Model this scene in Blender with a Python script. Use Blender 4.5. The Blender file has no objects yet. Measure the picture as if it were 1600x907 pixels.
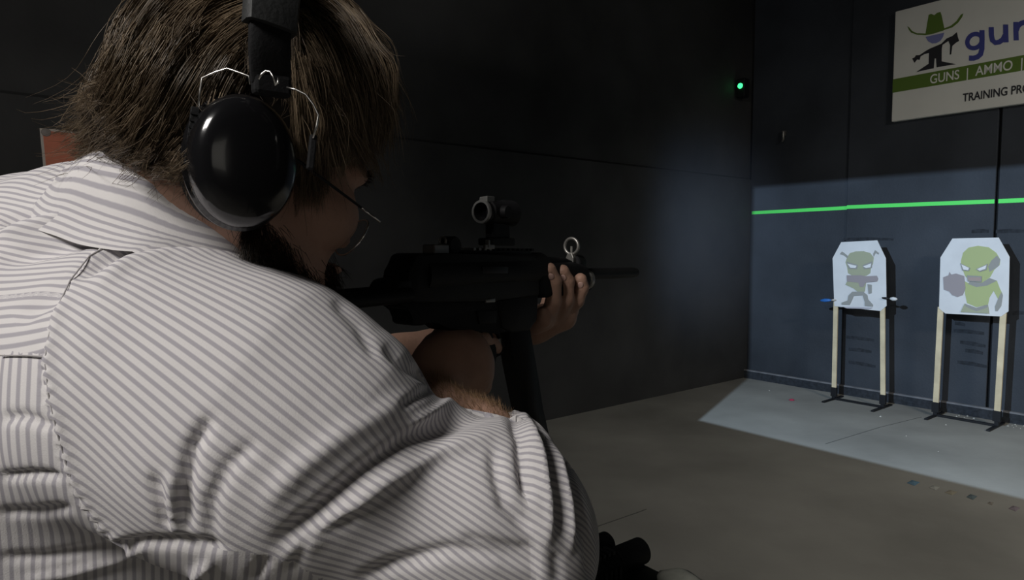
import bpy, bmesh, math, random
import numpy as np
from mathutils import Vector, Matrix, noise

random.seed(7)
rng = np.random.default_rng(7)
scene = bpy.context.scene
COL = scene.collection

# ------------------------------------------------------------------ camera, world, lights, exposure
FPX = 1030.0
PITCH = math.radians(3.64)
CAM = Vector((0, 0, 1.5))
FWD = Vector((0, math.cos(PITCH), -math.sin(PITCH)))
UPV = Vector((0, math.sin(PITCH), math.cos(PITCH)))
RGT = Vector((1, 0, 0))
cd = bpy.data.cameras.new('camera')
cd.sensor_width = 36.0
cd.lens = 36.0 * FPX / 1600.0
cd.clip_start = 0.02
cam = bpy.data.objects.new('camera', cd)
cam.location = CAM
cam.rotation_euler = (math.radians(90) - PITCH, 0, 0)
COL.objects.link(cam)
scene.camera = cam

world = bpy.data.worlds.new('world')
scene.world = world
world.use_nodes = True
world.node_tree.nodes['Background'].inputs[0].default_value = (0.9, 0.95, 1.0, 1)
world.node_tree.nodes['Background'].inputs[1].default_value = 0.009

scene.view_settings.view_transform = 'Standard'
scene.view_settings.look = 'None'
scene.view_settings.exposure = 0.0
scene.view_settings.gamma = 1.0
scene.view_settings.use_curve_mapping = False

# room axes: W runs along the back wall (to the right), R runs down the range
W = Vector((0.6228, -0.7823, 0)).normalized()
R = Vector((0.7823, 0.6228, 0)).normalized()
LEFT_A, BACK_N, RIGHT_A, NEAR_N, CEIL = -4.24, 6.84, 4.6, -4.0, 4.3


def room(a, n, z=0.0):
    return W * a + R * n + Vector((0, 0, z))


# ceiling light panel behind the shooter (the lit bay of the range)
kl = bpy.data.lights.new('bay_light', 'AREA')
kl.shape = 'RECTANGLE'
kl.size, kl.size_y = 0.95, 0.5
kl.energy = 54
kl.color = (1.0, 0.965, 0.925)
ko = bpy.data.objects.new('bay_light', kl)
ko.location = (-1.40, -1.0, 3.1)
ko.rotation_euler = (Vector((-0.35, 0.55, 1.35)) - Vector(ko.location)).to_track_quat('-Z', 'Y').to_euler()
COL.objects.link(ko)

# added unseen fill over the right-hand lanes, to brighten floor and sign
k2 = bpy.data.lights.new('lane_fill', 'AREA')
k2.shape = 'RECTANGLE'
k2.size, k2.size_y = 1.2, 0.3
k2.energy = 49
k2.spread = math.radians(92)
k2.color = (1.0, 0.95, 0.87)
k2o = bpy.data.objects.new('lane_fill', k2)
k2o.location = room(3.2, 2.5, 4.0)
k2o.rotation_euler = (room(1.0, 5.2, 0.8) - Vector(k2o.location)).to_track_quat('-Z', 'Y').to_euler()
COL.objects.link(k2o)

# range floodlight: a small strong source inside a shuttered housing
LA, LN, LZ = -1.77, 0.5, 2.75
fl = bpy.data.lights.new('flood_source', 'SPOT')
fl.energy = 1020
fl.color = (0.58, 0.77, 1.0)
fl.shadow_soft_size = 0.0015
fl.spot_size = math.radians(120)
fl.spot_blend = 0.1
fo = bpy.data.objects.new('flood_source', fl)
fo.location = room(LA, LN, LZ)
fo.rotation_euler = (room(LA + 0.3, LN + 1, LZ - 0.25) - room(LA, LN, LZ)).to_track_quat('-Z', 'Y').to_euler()
COL.objects.link(fo)


# ------------------------------------------------------------------ projection helpers
def P(px, py, d):
    return CAM + d * (FWD + RGT * ((px - 800) / FPX) + UPV * (-(py - 453.5) / FPX))


def ray(px, py):
    return FWD + RGT * ((px - 800) / FPX) + UPV * (-(py - 453.5) / FPX)


def on_plane(px, py, point, normal):
    r = ray(px, py)
    return CAM + r * ((point - CAM).dot(normal) / r.dot(normal))


def on_floor(px, py, z=0.0):
    return on_plane(px, py, Vector((0, 0, z)), Vector((0, 0, 1)))


def on_back(px, py, n=BACK_N):
    return on_plane(px, py, R * n, R)


def on_left(px, py, a=LEFT_A):
    return on_plane(px, py, W * a, W)


def an(p):
    return p.dot(W), p.dot(R)


# ------------------------------------------------------------------ materials
def mat(name, col, rough=0.6, metal=0.0, bump=0.0, bscale=60.0, var=0.0, vscale=4.0, spec=0.5, coat=0.0, sheen=0.0):
    m = bpy.data.materials.new(name)
    m.use_nodes = True
    nt = m.node_tree
    b = nt.nodes['Principled BSDF']
    b.inputs['Base Color'].default_value = (*col, 1)
    b.inputs['Roughness'].default_value = rough
    b.inputs['Metallic'].default_value = metal
    b.inputs['Specular IOR Level'].default_value = spec
    b.inputs['Coat Weight'].default_value = coat
    b.inputs['Sheen Weight'].default_value = sheen
    tc = nt.nodes.new('ShaderNodeTexCoord')
    if var > 0:
        nz = nt.nodes.new('ShaderNodeTexNoise')
        nz.inputs['Scale'].default_value = vscale
        nz.inputs['Detail'].default_value = 6
        nt.links.new(tc.outputs['Object'], nz.inputs['Vector'])
        mr = nt.nodes.new('ShaderNodeMapRange')
        mr.inputs['From Min'].default_value = 0.3
        mr.inputs['From Max'].default_value = 0.7
        mr.inputs['To Min'].default_value = 1 - var
        mr.inputs['To Max'].default_value = 1 + var
        nt.links.new(nz.outputs['Fac'], mr.inputs['Value'])
        mx = nt.nodes.new('ShaderNodeMix')
        mx.data_type = 'RGBA'
        mx.blend_type = 'MULTIPLY'
        mx.inputs[0].default_value = 1
        mx.inputs[6].default_value = (*col, 1)
        nt.links.new(mr.outputs[0], mx.inputs[7])
        nt.links.new(mx.outputs[2], b.inputs['Base Color'])
    if bump > 0:
        nz = nt.nodes.new('ShaderNodeTexNoise')
        nz.inputs['Scale'].default_value = bscale
        nz.inputs['Detail'].default_value = 4
        nt.links.new(tc.outputs['Object'], nz.inputs['Vector'])
        bp = nt.nodes.new('ShaderNodeBump')
        bp.inputs['Strength'].default_value = bump
        bp.inputs['Distance'].default_value = 0.01
        nt.links.new(nz.outputs['Fac'], bp.inputs['Height'])
        nt.links.new(bp.outputs[0], b.inputs['Normal'])
    return m


def emit(name, col, s):
    m = bpy.data.materials.new(name)
    m.use_nodes = True
    b = m.node_tree.nodes['Principled BSDF']
    b.inputs['Base Color'].default_value = (*col, 1)
    b.inputs['Emission Color'].default_value = (*col, 1)
    b.inputs['Emission Strength'].default_value = s
    return m


def attr_stripe_mat(name, c0, c1):
    m = bpy.data.materials.new(name)
    m.use_nodes = True
    nt = m.node_tree
    b = nt.nodes['Principled BSDF']
    b.inputs['Roughness'].default_value = 0.85
    b.inputs['Specular IOR Level'].default_value = 0.2
    a = nt.nodes.new('ShaderNodeAttribute')
    a.attribute_name = 'stripe'
    fr = nt.nodes.new('ShaderNodeMath'); fr.operation = 'FRACT'
    nt.links.new(a.outputs['Fac'], fr.inputs[0])
    rp = nt.nodes.new('ShaderNodeValToRGB')
    e = rp.color_ramp.elements
    e[0].position = 0.0; e[0].color = (*c0, 1)
    e[1].position = 1.0; e[1].color = (*c0, 1)
    for pos, c in ((0.44, c0), (0.56, c1), (0.86, c1), (0.97, c0)):
        k = e.new(pos); k.color = (*c, 1)
    nt.links.new(fr.outputs[0], rp.inputs[0])
    nt.links.new(rp.outputs[0], b.inputs['Base Color'])
    tc = nt.nodes.new('ShaderNodeTexCoord')
    nz = nt.nodes.new('ShaderNodeTexNoise'); nz.inputs['Scale'].default_value = 900
    nt.links.new(tc.outputs['Object'], nz.inputs['Vector'])
    bp = nt.nodes.new('ShaderNodeBump'); bp.inputs['Strength'].default_value = 0.12; bp.inputs['Distance'].default_value = 0.002
    nt.links.new(nz.outputs['Fac'], bp.inputs['Height'])
    nt.links.new(bp.outputs[0], b.inputs['Normal'])
    return m


M = {}
M['wall'] = mat('black_wall', (0.042, 0.042, 0.042), 0.75, var=0.35, vscale=1.3, bump=0.15, bscale=40, spec=0.3)
M['back'] = mat('back_wall_rubber', (0.040, 0.046, 0.056), 0.7, var=0.25, vscale=1.6, bump=0.2, bscale=55, spec=0.3)
M['ceil'] = mat('black_ceiling', (0.015, 0.015, 0.016), 0.9, bump=0.1)
M['floor'] = mat('concrete_floor', (0.30, 0.29, 0.26), 0.8, var=0.22, vscale=1.1, bump=0.12, bscale=30, spec=0.25)
M['seam'] = mat('seam_black', (0.006, 0.006, 0.007), 0.9)
M['ledge'] = mat('ledge_grey', (0.16, 0.16, 0.17), 0.8, var=0.3, vscale=9)
M['scuff'] = mat('scuff', (0.022, 0.026, 0.033), 0.9, var=0.4, vscale=30)
M['tape'] = mat('green_tape', (0.13, 0.98, 0.16), 0.6)
M['board'] = mat('target_board', (0.74, 0.74, 0.74), 0.75, var=0.05, vscale=6)
M['wood'] = mat('pine_stick', (0.66, 0.55, 0.36), 0.7, var=0.15, vscale=9)
M['steel_black'] = mat('black_steel', (0.012, 0.012, 0.014), 0.5, metal=0.3)
M['gun'] = mat('gun_black', (0.010, 0.010, 0.011), 0.6, spec=0.25, bump=0.05, bscale=300)
M['gun_metal'] = mat('gun_worn_metal', (0.30, 0.29, 0.27), 0.4, metal=0.75)
M['polymer'] = mat('black_polymer', (0.011, 0.011, 0.012), 0.7, spec=0.22, bump=0.1, bscale=400)
M['gloss'] = mat('glossy_black_plastic', (0.008, 0.008, 0.009), 0.16, spec=0.5, coat=0.25)
M['foam'] = mat('ear_foam', (0.012, 0.012, 0.012), 0.8)
M['steel'] = mat('steel_wire', (0.62, 0.60, 0.57), 0.28, metal=1.0)
M['silver'] = mat('silver_frame', (0.7, 0.68, 0.64), 0.25, metal=1.0)
M['skin'] = mat('skin', (0.50, 0.30, 0.22), 0.5, var=0.12, vscale=25, bump=0.15, bscale=220, spec=0.35)
M['nail'] = mat('nail', (0.62, 0.40, 0.34), 0.35)
M['eye'] = mat('eye_white', (0.7, 0.68, 0.65), 0.2)
M['shirt'] = attr_stripe_mat('striped_cotton', (0.735, 0.708, 0.705), (0.43, 0.41, 0.445))
M['thread'] = mat('seam_thread', (0.40, 0.38, 0.38), 0.9)
M['jeans'] = mat('dark_denim', (0.03, 0.04, 0.07), 0.9, var=0.2, vscale=40)
M['shoe'] = mat('black_shoe', (0.02, 0.018, 0.017), 0.5)
M['table'] = mat('table_top', (0.022, 0.021, 0.018), 0.55, var=0.2, vscale=12)
M['cloth'] = mat('pale_cloth', (0.45, 0.46, 0.40), 0.9, var=0.1, vscale=60)
M['orange'] = mat('orange_board', (0.60, 0.19, 0.11), 0.7, var=0.1, vscale=14)
M['white_edge'] = mat('white_edge', (0.55, 0.5, 0.45), 0.7)
M['sign'] = mat('sign_white', (0.80, 0.80, 0.74), 0.55, var=0.04, vscale=3)
M['sign_green'] = mat('sign_green', (0.115, 0.20, 0.026), 0.6)
M['sign_blue'] = mat('sign_blue', (0.06, 0.07, 0.30), 0.6)
M['sign_face'] = mat('sign_periwinkle', (0.22, 0.24, 0.50), 0.6)
M['sign_black'] = mat('sign_black', (0.02, 0.02, 0.025), 0.6)
M['led'] = emit('led_green', (0.05, 1.0, 0.25), 2.2)
M['lamp'] = emit('lamp_panel', (1.0, 0.95, 0.88), 1.5)
M['glass'] = bpy.data.materials.new('lens_glass')
M['glass'].use_nodes = True
_b = M['glass'].node_tree.nodes['Principled BSDF']
_b.inputs['Transmission Weight'].default_value = 1.0
_b.inputs['Roughness'].default_value = 0.02
_b.inputs['IOR'].default_value = 1.05


def hair_mat(name, col, rough=0.38):
    m = bpy.data.materials.new(name)
    m.use_nodes = True
    nt = m.node_tree
    b = nt.nodes['Principled BSDF']
    a = nt.nodes.new('ShaderNodeAttribute'); a.attribute_name = 'tone'
    mx = nt.nodes.new('ShaderNodeMix'); mx.data_type = 'RGBA'
    mx.inputs[6].default_value = (col[0] * 0.45, col[1] * 0.42, col[2] * 0.4, 1)
    mx.inputs[7].default_value = (col[0] * 1.9, col[1] * 1.9, col[2] * 1.85, 1)
    nt.links.new(a.outputs['Fac'], mx.inputs[0])
    nt.links.new(mx.outputs[2], b.inputs['Base Color'])
    b.inputs['Roughness'].default_value = rough
    b.inputs['Specular IOR Level'].default_value = 0.28
    return m


M['hair'] = hair_mat('brown_hair', (0.135, 0.100, 0.066), .42)
M['hair_cap'] = mat('hair_base', (0.020, 0.015, 0.011), 0.9)
M['beard'] = hair_mat('dark_beard', (0.03, 0.022, 0.016))
M['arm_hair'] = hair_mat('arm_hair', (0.24, 0.15, 0.085))


# ------------------------------------------------------------------ object helpers
def empty(name, loc, label, cat, group=None):
    o = bpy.data.objects.new(name, None)
    o.location = loc
    o.empty_display_size = 0.05
    COL.objects.link(o)
    o['label'] = label
    o['category'] = cat
    if group:
        o['group'] = group
    return o


def wloc(o):
    v = Vector((0, 0, 0))
    while o is not None:
        v = v + Vector(o.location)
        o = o.parent
    return v


def put(o, parent):
    COL.objects.link(o)
    if parent is not None:
        o.parent = parent
        o.location = -wloc(parent)
    return o


def tag(o, label=None, cat=None, group=None, kind=None):
    for k, v in (('label', label), ('category', cat), ('group', group), ('kind', kind)):
        if v:
            o[k] = v
    return o


def smooth_mesh(me, on=True):
    me.polygons.foreach_set('use_smooth', np.full(len(me.polygons), on))


class MB:
    """collects shapes in one bmesh, in world coordinates"""

    def __init__(self):
        self.bm = bmesh.new()

    def _tag_bevel(self, verts, off, seg=2):
        if off > 0:
            es = list({e for v in verts for e in v.link_edges})
            bmesh.ops.bevel(self.bm, geom=es, offset=off, segments=seg, profile=0.5, affect='EDGES', clamp_overlap=True)

    def box(self, c, size, ax=None, bev=0.0):
        """axis box: centre, full sizes, 3 axes"""
        ax = ax or (Vector((1, 0, 0)), Vector((0, 1, 0)), Vector((0, 0, 1)))
        vs = []
        for i in (-1, 1):
            for j in (-1, 1):
                for k in (-1, 1):
                    vs.append(self.bm.verts.new(c + ax[0] * (i * size[0] / 2) + ax[1] * (j * size[1] / 2) + ax[2] * (k * size[2] / 2)))
        fs = []
        for q in ((0, 1, 3, 2), (4, 6, 7, 5), (0, 4, 5, 1), (2, 3, 7, 6), (0, 2, 6, 4), (1, 5, 7, 3)):
            fs.append(self.bm.faces.new([vs[i] for i in q]))
        self._tag_bevel(vs, bev)
        return self

    def prism(self, pts, vec, bev=0.0, seg=2):
        a = [self.bm.verts.new(p) for p in pts]
        b = [self.bm.verts.new(p + vec) for p in pts]
        n = len(pts)
        self.bm.faces.new(a)
        self.bm.faces.new(list(reversed(b)))
        for i in range(n):
            self.bm.faces.new((a[i], b[i], b[(i + 1) % n], a[(i + 1) % n]))
        self._tag_bevel(a + b, bev, seg)
        return self

    def tube(self, pts, rad, n=10, cap=True, closed=False):
        pts = [Vector(p) for p in pts]
        m = len(pts)
        rr = rad if isinstance(rad, (list, tuple)) else [rad] * m
        prev = None
        rings = []
        for i, p in enumerate(pts):
            if closed:
                t = pts[(i + 1) % m] - pts[i - 1]
            else:
                t = pts[min(i + 1, m - 1)] - pts[max(i - 1, 0)]
            if t.length < 1e-9:
                t = pts[min(i + 1, m - 1)] - p if i + 1 < m else p - pts[i - 1]
            if t.length < 1e-9:
                t = prev_t
            t.normalize()
            prev_t = t
            if prev is None:
                x = t.orthogonal().normalized()
            else:
                x = prev - t * prev.dot(t)
                x.normalize()
            prev = x
            y = t.cross(x)
            rings.append([self.bm.verts.new(p + (x * math.cos(k * 2 * math.pi / n) + y * math.sin(k * 2 * math.pi / n)) * rr[i]) for k in range(n)])
        for i in range(m if closed else m - 1):
            A, B = rings[i], rings[(i + 1) % m]
            for k in range(n):
                self.bm.faces.new((A[k], A[(k + 1) % n], B[(k + 1) % n], B[k]))
        if cap and not closed:
            self.bm.faces.new(list(reversed(rings[0])))
            self.bm.faces.new(rings[-1])
        return self

    def profile(self, p0, axis, prof, n=24, ex=None, sx=1.0, sy=1.0, close=False):
        """lathe: prof = [(h, r)] about axis from p0, optional elliptical scaling"""
        axis = axis.normalized()
        x = (ex - axis * ex.dot(axis)).normalized() if ex is not None else axis.orthogonal().normalized()
        y = axis.cross(x)
        rings = []
        for h, r in prof:
            if r < 1e-6:
                rings.append([self.bm.verts.new(p0 + axis * h)])
            else:
                rings.append([self.bm.verts.new(p0 + axis * h + x * (r * sx * math.cos(2 * math.pi * k / n)) + y * (r * sy * math.sin(2 * math.pi * k / n))) for k in range(n)])
        prs = list(zip(rings[:-1], rings[1:]))
        if close:
            prs.append((rings[-1], rings[0]))
        for A, B in prs:
            for k in range(n):
                a0, a1 = A[k % len(A)], A[(k + 1) % len(A)]
                b0, b1 = B[k % len(B)], B[(k + 1) % len(B)]
                f = [a0]
                for v in (a1, b1, b0):
                    if v not in f:
                        f.append(v)
                if len(f) > 2:
                    self.bm.faces.new(f)
        if not close:
            if len(rings[0]) > 1:
                self.bm.faces.new(list(reversed(rings[0])))
            if len(rings[-1]) > 1:
                self.bm.faces.new(rings[-1])
        return self

    def build(self, name, m, parent=None, smooth=None):
        bmesh.ops.recalc_face_normals(self.bm, faces=self.bm.faces)
        me = bpy.data.meshes.new(name)
        self.bm.to_mesh(me)
        self.bm.free()
        me.materials.append(m)
        o = bpy.data.objects.new(name, me)
        if smooth is not None:
            smooth_mesh(me)
            if smooth < 3.1:
                me.set_sharp_from_angle(angle=smooth)
        put(o, parent)
        return o


def np_mesh(name, verts, faces, m, parent=None, attrs=None, smooth=True):
    """faces: (n,k) array"""
    me = bpy.data.meshes.new(name)
    nv, (nf, k) = len(verts), faces.shape
    me.vertices.add(nv)
    me.vertices.foreach_set('co', np.asarray(verts, np.float32).ravel())
    me.loops.add(nf * k)
    me.loops.foreach_set('vertex_index', faces.astype(np.int32).ravel())
    me.polygons.add(nf)
    me.polygons.foreach_set('loop_start', np.arange(0, nf * k, k, dtype=np.int32))
    me.update(calc_edges=True)
    smooth_mesh(me, smooth)
    for an_, vals in (attrs or {}).items():
        a = me.attributes.new(an_, 'FLOAT', 'POINT')
        a.data.foreach_set('value', np.asarray(vals, np.float32))
    if m is not None:
        me.materials.append(m)
    o = bpy.data.objects.new(name, me)
    put(o, parent)
    return o


# ------------------------------------------------------------------ implicit surfaces (smooth bodies)
def V3(v):
    return np.array((v[0], v[1], v[2]), float)


def cap(a, b, ra, rb=None, k=0.02):
    return ('c', V3(a), V3(b), ra, ra if rb is None else rb, k)


def ell(c, r, axes=None, k=0.02):
    ax = np.array([V3(x) for x in axes]) if axes is not None else np.eye(3)
    return ('e', V3(c), ax, np.array(r, float), None, k)


def prim_eval(pr, p):
    if pr[0] == 'c':
        _, a, b, ra, rb, _k = pr
        ba = b - a
        pa = p - a
        h = np.clip(pa @ ba / max(ba @ ba, 1e-12), 0, 1)
        return np.linalg.norm(pa - h[:, None] * ba, axis=1) - (ra + (rb - ra) * h)
    _, c, ax, r, _, _k = pr
    q = (p - c) @ ax.T
    k0 = np.linalg.norm(q / r, axis=1)
    k1 = np.linalg.norm(q / (r * r), axis=1) + 1e-9
    return k0 * (k0 - 1.0) / k1


def smin(a, b, k):
    h = np.maximum(k - np.abs(a - b), 0.0) / k
    return np.minimum(a, b) - h * h * k * 0.25


def field(prims, cuts=()):
    def f(p):
        d = None
        for pr in prims:
            e = prim_eval(pr, p)
            d = e if d is None else smin(d, e, pr[5])
        for pr in cuts:
            e = prim_eval(pr, p)
            d = -smin(-d, e, pr[5])
        return d
    return f


def bounds(prims, pad=0.03):
    lo = np.full(3, 1e9); hi = np.full(3, -1e9)
    for pr in prims:
        if pr[0] == 'c':
            for q, r in ((pr[1], pr[3]), (pr[2], pr[4])):
                lo = np.minimum(lo, q - r); hi = np.maximum(hi, q + r)
        else:
            r = pr[3].max()
            lo = np.minimum(lo, pr[1] - r); hi = np.maximum(hi, pr[1] + r)
    return lo - pad, hi + pad


def polygonize(prims, lo, hi, h, cuts=(), B=16):
    n = np.ceil((hi - lo) / h).astype(int) + 2
    nb = np.ceil(n / B).astype(int)
    bi = np.stack(np.meshgrid(*[np.arange(x) for x in nb], indexing='ij'), -1).reshape(-1, 3)
    cen = lo + (bi * B + B / 2) * h
    D = np.stack([prim_eval(p, cen) for p in prims], 1)
    C_ = np.stack([prim_eval(p, cen) for p in cuts], 1) if cuts else None
    half = h * B * .87
    kmax = max(p[5] for p in prims)
    act = np.nonzero(D.min(1) < half * 1.25 + kmax * .6)[0]
    g = np.arange(-1, B + 1)
    loc = np.stack(np.meshgrid(g, g, g, indexing='ij'), -1).reshape(-1, 3)
    keys, vs, quads = [], [], []
    big = np.array([1, 100003, 100003 * 100003], dtype=np.int64)
    S = B + 2
    for bidx in act:
        b = bi[bidx]
        keep = np.nonzero(D[bidx] < D[bidx].min() + half * 2.5 + kmax)[0]
        ck = [cuts[j] for j in np.nonzero(C_[bidx] < half * 1.5 + .03)[0]] if cuts else ()
        f = field([prims[j] for j in keep], ck)
        idx = loc + b * B
        val = f(lo + idx * h).reshape(S, S, S)
        if val.min() > 0 or val.max() < 0:
            continue
        C = S - 1
        ins = val < 0
        acc = np.zeros((C, C, C, 3)); cnt = np.zeros((C, C, C))
        for ax in range(3):
            o1, o2 = [x for x in range(3) if x != ax]
            for d1 in (0, 1):
                for d2 in (0, 1):
                    sl0 = [None] * 3; sl1 = [None] * 3
                    sl0[ax] = slice(0, C); sl1[ax] = slice(1, C + 1)
                    sl0[o1] = sl1[o1] = slice(d1, d1 + C)
                    sl0[o2] = sl1[o2] = slice(d2, d2 + C)
                    a, c = val[tuple(sl0)], val[tuple(sl1)]
                    cr = (a < 0) != (c < 0)
                    t = np.where(cr, a / np.where(cr, a - c, 1), 0)
                    acc[..., ax] += t * cr; acc[..., o1] += d1 * cr; acc[..., o2] += d2 * cr
                    cnt += cr
        on = cnt > 0
        ci = np.argwhere(on)
        gi = ci - 1 + b * B
        v = lo + (gi + acc[on] / cnt[on][:, None]) * h
        v = v - grad(f, v) * np.clip(f(v), -h, h)[:, None]
        vs.append(v)
        keys.append((gi + 2) @ big)
        for ax in range(3):
            o1, o2 = [(1, 2), (2, 0), (0, 1)][ax]
            rngs = [slice(1, B + 1)] * 3
            a = ins[tuple(rngs)]
            r2 = list(rngs); r2[ax] = slice(2, B + 2)
            c = ins[tuple(r2)]
            e = np.argwhere(a != c)
            if len(e) == 0:
                continue
            flip = a[tuple(e.T)]
            base = e + b * B
            q = []
            for d1, d2 in ((-1, -1), (0, -1), (0, 0), (-1, 0)):
                s_ = base.copy(); s_[:, o1] += d1; s_[:, o2] += d2
                q.append((s_ + 2) @ big)
            q = np.stack(q, 1)
            q[~flip] = q[~flip][:, ::-1]
            quads.append(q)
    keys = np.concatenate(keys); vs = np.concatenate(vs); quads = np.concatenate(quads)
    uk, first = np.unique(keys, return_index=True)
    faces = np.searchsorted(uk, quads)
    return vs[first], faces


def grad(f, v, e=6e-4):
    g = np.stack([f(v + np.eye(3)[i] * e) - f(v - np.eye(3)[i] * e) for i in range(3)], 1)
    return g / (np.linalg.norm(g, axis=1, keepdims=True) + 1e-12)


def project(v):
    q = v - V3(CAM)
    dz = q @ V3(FWD)
    return np.stack([800 + FPX * (q @ V3(RGT)) / dz, 453.5 - FPX * (q @ V3(UPV)) / dz], 1), dz


def strands_mesh(name, S, rad, m, parent, tone, taper=True):
    """S: (N,K,3) strand points -> three-sided tubes"""
    N, K, _ = S.shape
    t = np.gradient(S, axis=1)
    t /= np.linalg.norm(t, axis=2, keepdims=True) + 1e-12
    ref = np.array([0.31, 0.2, 0.93])
    x = np.cross(t, ref); x /= np.linalg.norm(x, axis=2, keepdims=True) + 1e-12
    y = np.cross(t, x)
    w = np.linspace(1, 0, K) ** 0.6 * 0.85 + 0.15 if taper else np.ones(K)
    r = (rad if np.ndim(rad) else np.full(N, rad))[:, None] * w[None]
    ring = []
    for k in range(3):
        a = k * 2 * math.pi / 3
        ring.append(S + (x * math.cos(a) + y * math.sin(a)) * r[..., None])
    V = np.stack(ring, 2).reshape(-1, 3)
    i = np.arange(N)[:, None, None] * K * 3 + np.arange(K - 1)[None, :, None] * 3
    k = np.arange(3)[None, None, :]
    k2 = (k + 1) % 3
    F = np.stack([i + k, i + k2, i + 3 + k2, i + 3 + k], -1).reshape(-1, 4)
    return np_mesh(name, V, F, m, parent, {'tone': np.repeat(tone, K * 3)})


# ================================================================== STRUCTURE
def slab(name, corners, thick, m, label=None):
    mb = MB()
    mb.prism(corners, thick)
    o = mb.build(name, m)
    o['kind'] = 'structure'
    return o


slab('floor', [room(LEFT_A - .1, NEAR_N), room(RIGHT_A, NEAR_N), room(RIGHT_A, BACK_N + .3), room(LEFT_A - .1, BACK_N + .3)], Vector((0, 0, -0.1)), M['floor'])
slab('ceiling', [room(LEFT_A - .1, NEAR_N, CEIL), room(RIGHT_A, NEAR_N, CEIL), room(RIGHT_A, BACK_N + .3, CEIL), room(LEFT_A - .1, BACK_N + .3, CEIL)], Vector((0, 0, 0.1)), M['ceil'])
# left wall: lower lining to 2.3 m, upper wall set back a little
wl = slab('wall_left', [room(LEFT_A, NEAR_N, 0), room(LEFT_A, BACK_N + .3, 0), room(LEFT_A, BACK_N + .3, 2.28), room(LEFT_A, NEAR_N, 2.28)], W * -0.1, M['wall'])
mb = MB(); mb.prism([room(LEFT_A - .03, NEAR_N, 2.3), room(LEFT_A - .03, BACK_N + .3, 2.3), room(LEFT_A - .03, BACK_N + .3, CEIL), room(LEFT_A - .03, NEAR_N, CEIL)], W * -0.07)
mb.build('upper_panel', M['wall'], wl)
mb = MB(); mb.prism([room(LEFT_A - .03, NEAR_N, 2.28), room(LEFT_A - .03, BACK_N + .3, 2.28), room(LEFT_A - .03, BACK_N + .3, 2.3), room(LEFT_A - .03, NEAR_N, 2.3)], W * -0.06)
mb.build('joint', mat('joint_dark', (.018, .018, .018), .9), wl)
slab('wall_right', [room(RIGHT_A, NEAR_N, 0), room(RIGHT_A, BACK_N + .3, 0), room(RIGHT_A, BACK_N + .3, CEIL), room(RIGHT_A, NEAR_N, CEIL)], W * 0.1, M['wall'])
slab('wall_near', [room(LEFT_A - .1, NEAR_N, 0), room(RIGHT_A, NEAR_N, 0), room(RIGHT_A, NEAR_N, CEIL), room(LEFT_A - .1, NEAR_N, CEIL)], R * -0.1, M['wall'])
# back wall: rubber panels over a backing; joint gaps between panels
a1320 = an(on_back(1320, 400))[0]
a1553 = an(on_back(1553, 400))[0]
wb = slab('wall_back', [room(LEFT_A - .1, BACK_N + .06, 0), room(RIGHT_A, BACK_N + .06, 0), room(RIGHT_A, BACK_N + .06, CEIL), room(LEFT_A - .1, BACK_N + .06, CEIL)], R * 0.2, M['seam'])
for a0, a1, n0 in ((LEFT_A, a1320, BACK_N + .025), (a1320 + .004, a1553 - .012, BACK_N), (a1553 + .012, a1553 + 1.35, BACK_N), (a1553 + 1.37, a1553 + 2.7, BACK_N), (a1553 + 2.72, RIGHT_A, BACK_N)):
    mb = MB()
    mb.prism([room(a0, n0, 0.0), room(a1, n0, 0.0), room(a1, n0, CEIL), room(a0, n0, CEIL)], R * (BACK_N + .06 - n0), bev=0.004, seg=1)
    mb.build('wall_panel', M['back'], wb)
# kick board at the foot of the back wall; lit top edge painted paler
kb = slab('baseboard_back', [room(LEFT_A, BACK_N - .03, 0), room(RIGHT_A, BACK_N - .03, 0), room(RIGHT_A, BACK_N - .03, .085), room(LEFT_A, BACK_N - .03, .085)], R * .035, M['scuff'])
mb = MB(); mb.prism([room(LEFT_A, BACK_N - .034, .085), room(RIGHT_A, BACK_N - .034, .085), room(RIGHT_A, BACK_N - .034, .1), room(LEFT_A, BACK_N - .034, .1)], R * .034)
mb.build('top_edge', M['ledge'], kb)
# dark scuffs and tape ends on the panels
for (x0, y0, x1, y1) in ((1318, 374, 1396, 374), (1518, 362, 1545, 361), (1556, 362, 1600, 361), (1322, 527, 1366, 532), (1326, 546, 1362, 550), (1326, 566, 1368, 573),
                         (1492, 505, 1508, 508), (1490, 517, 1538, 521), (1500, 535, 1540, 541), (1508, 548, 1536, 552), (1496, 566, 1542, 573), (1582, 490, 1600, 489)):
    p0, p1 = on_back(x0, y0, BACK_N - .001), on_back(x1, y1, BACK_N - .001)
    hgt = .026 if y0 < 375 and x0 < 1400 else .03
    mb = MB()
    mb.prism([p0 - Vector((0, 0, hgt / 2)), p1 - Vector((0, 0, hgt / 2)), p1 + Vector((0, 0, hgt / 3)), (p0 + p1) / 2 + Vector((0, 0, hgt * .7)), p0 + Vector((0, 0, hgt / 2))], R * .0015)
    mb.build('scuff', M['scuff'], wb)
# floor joints / cracks
fl_o = bpy.data.objects['floor']
for pts in (((1290, 694), (1375, 668), (1440, 652)), ((850, 802), (925, 826), (1000, 800), (1010, 796))):
    q = [on_floor(x, y, .0006) for x, y in pts]
    mb = MB()
    for i in range(len(q) - 1):
        d = (q[i + 1] - q[i]).normalized(); s = Vector((-d.y, d.x, 0)) * .004
        mb.prism([q[i] - s, q[i + 1] - s, q[i + 1] + s, q[i] + s], Vector((0, 0, -.004)))
    mb.build('crack', mat('crack_dark', (0.10, 0.098, 0.09), .9), fl_o)

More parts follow.
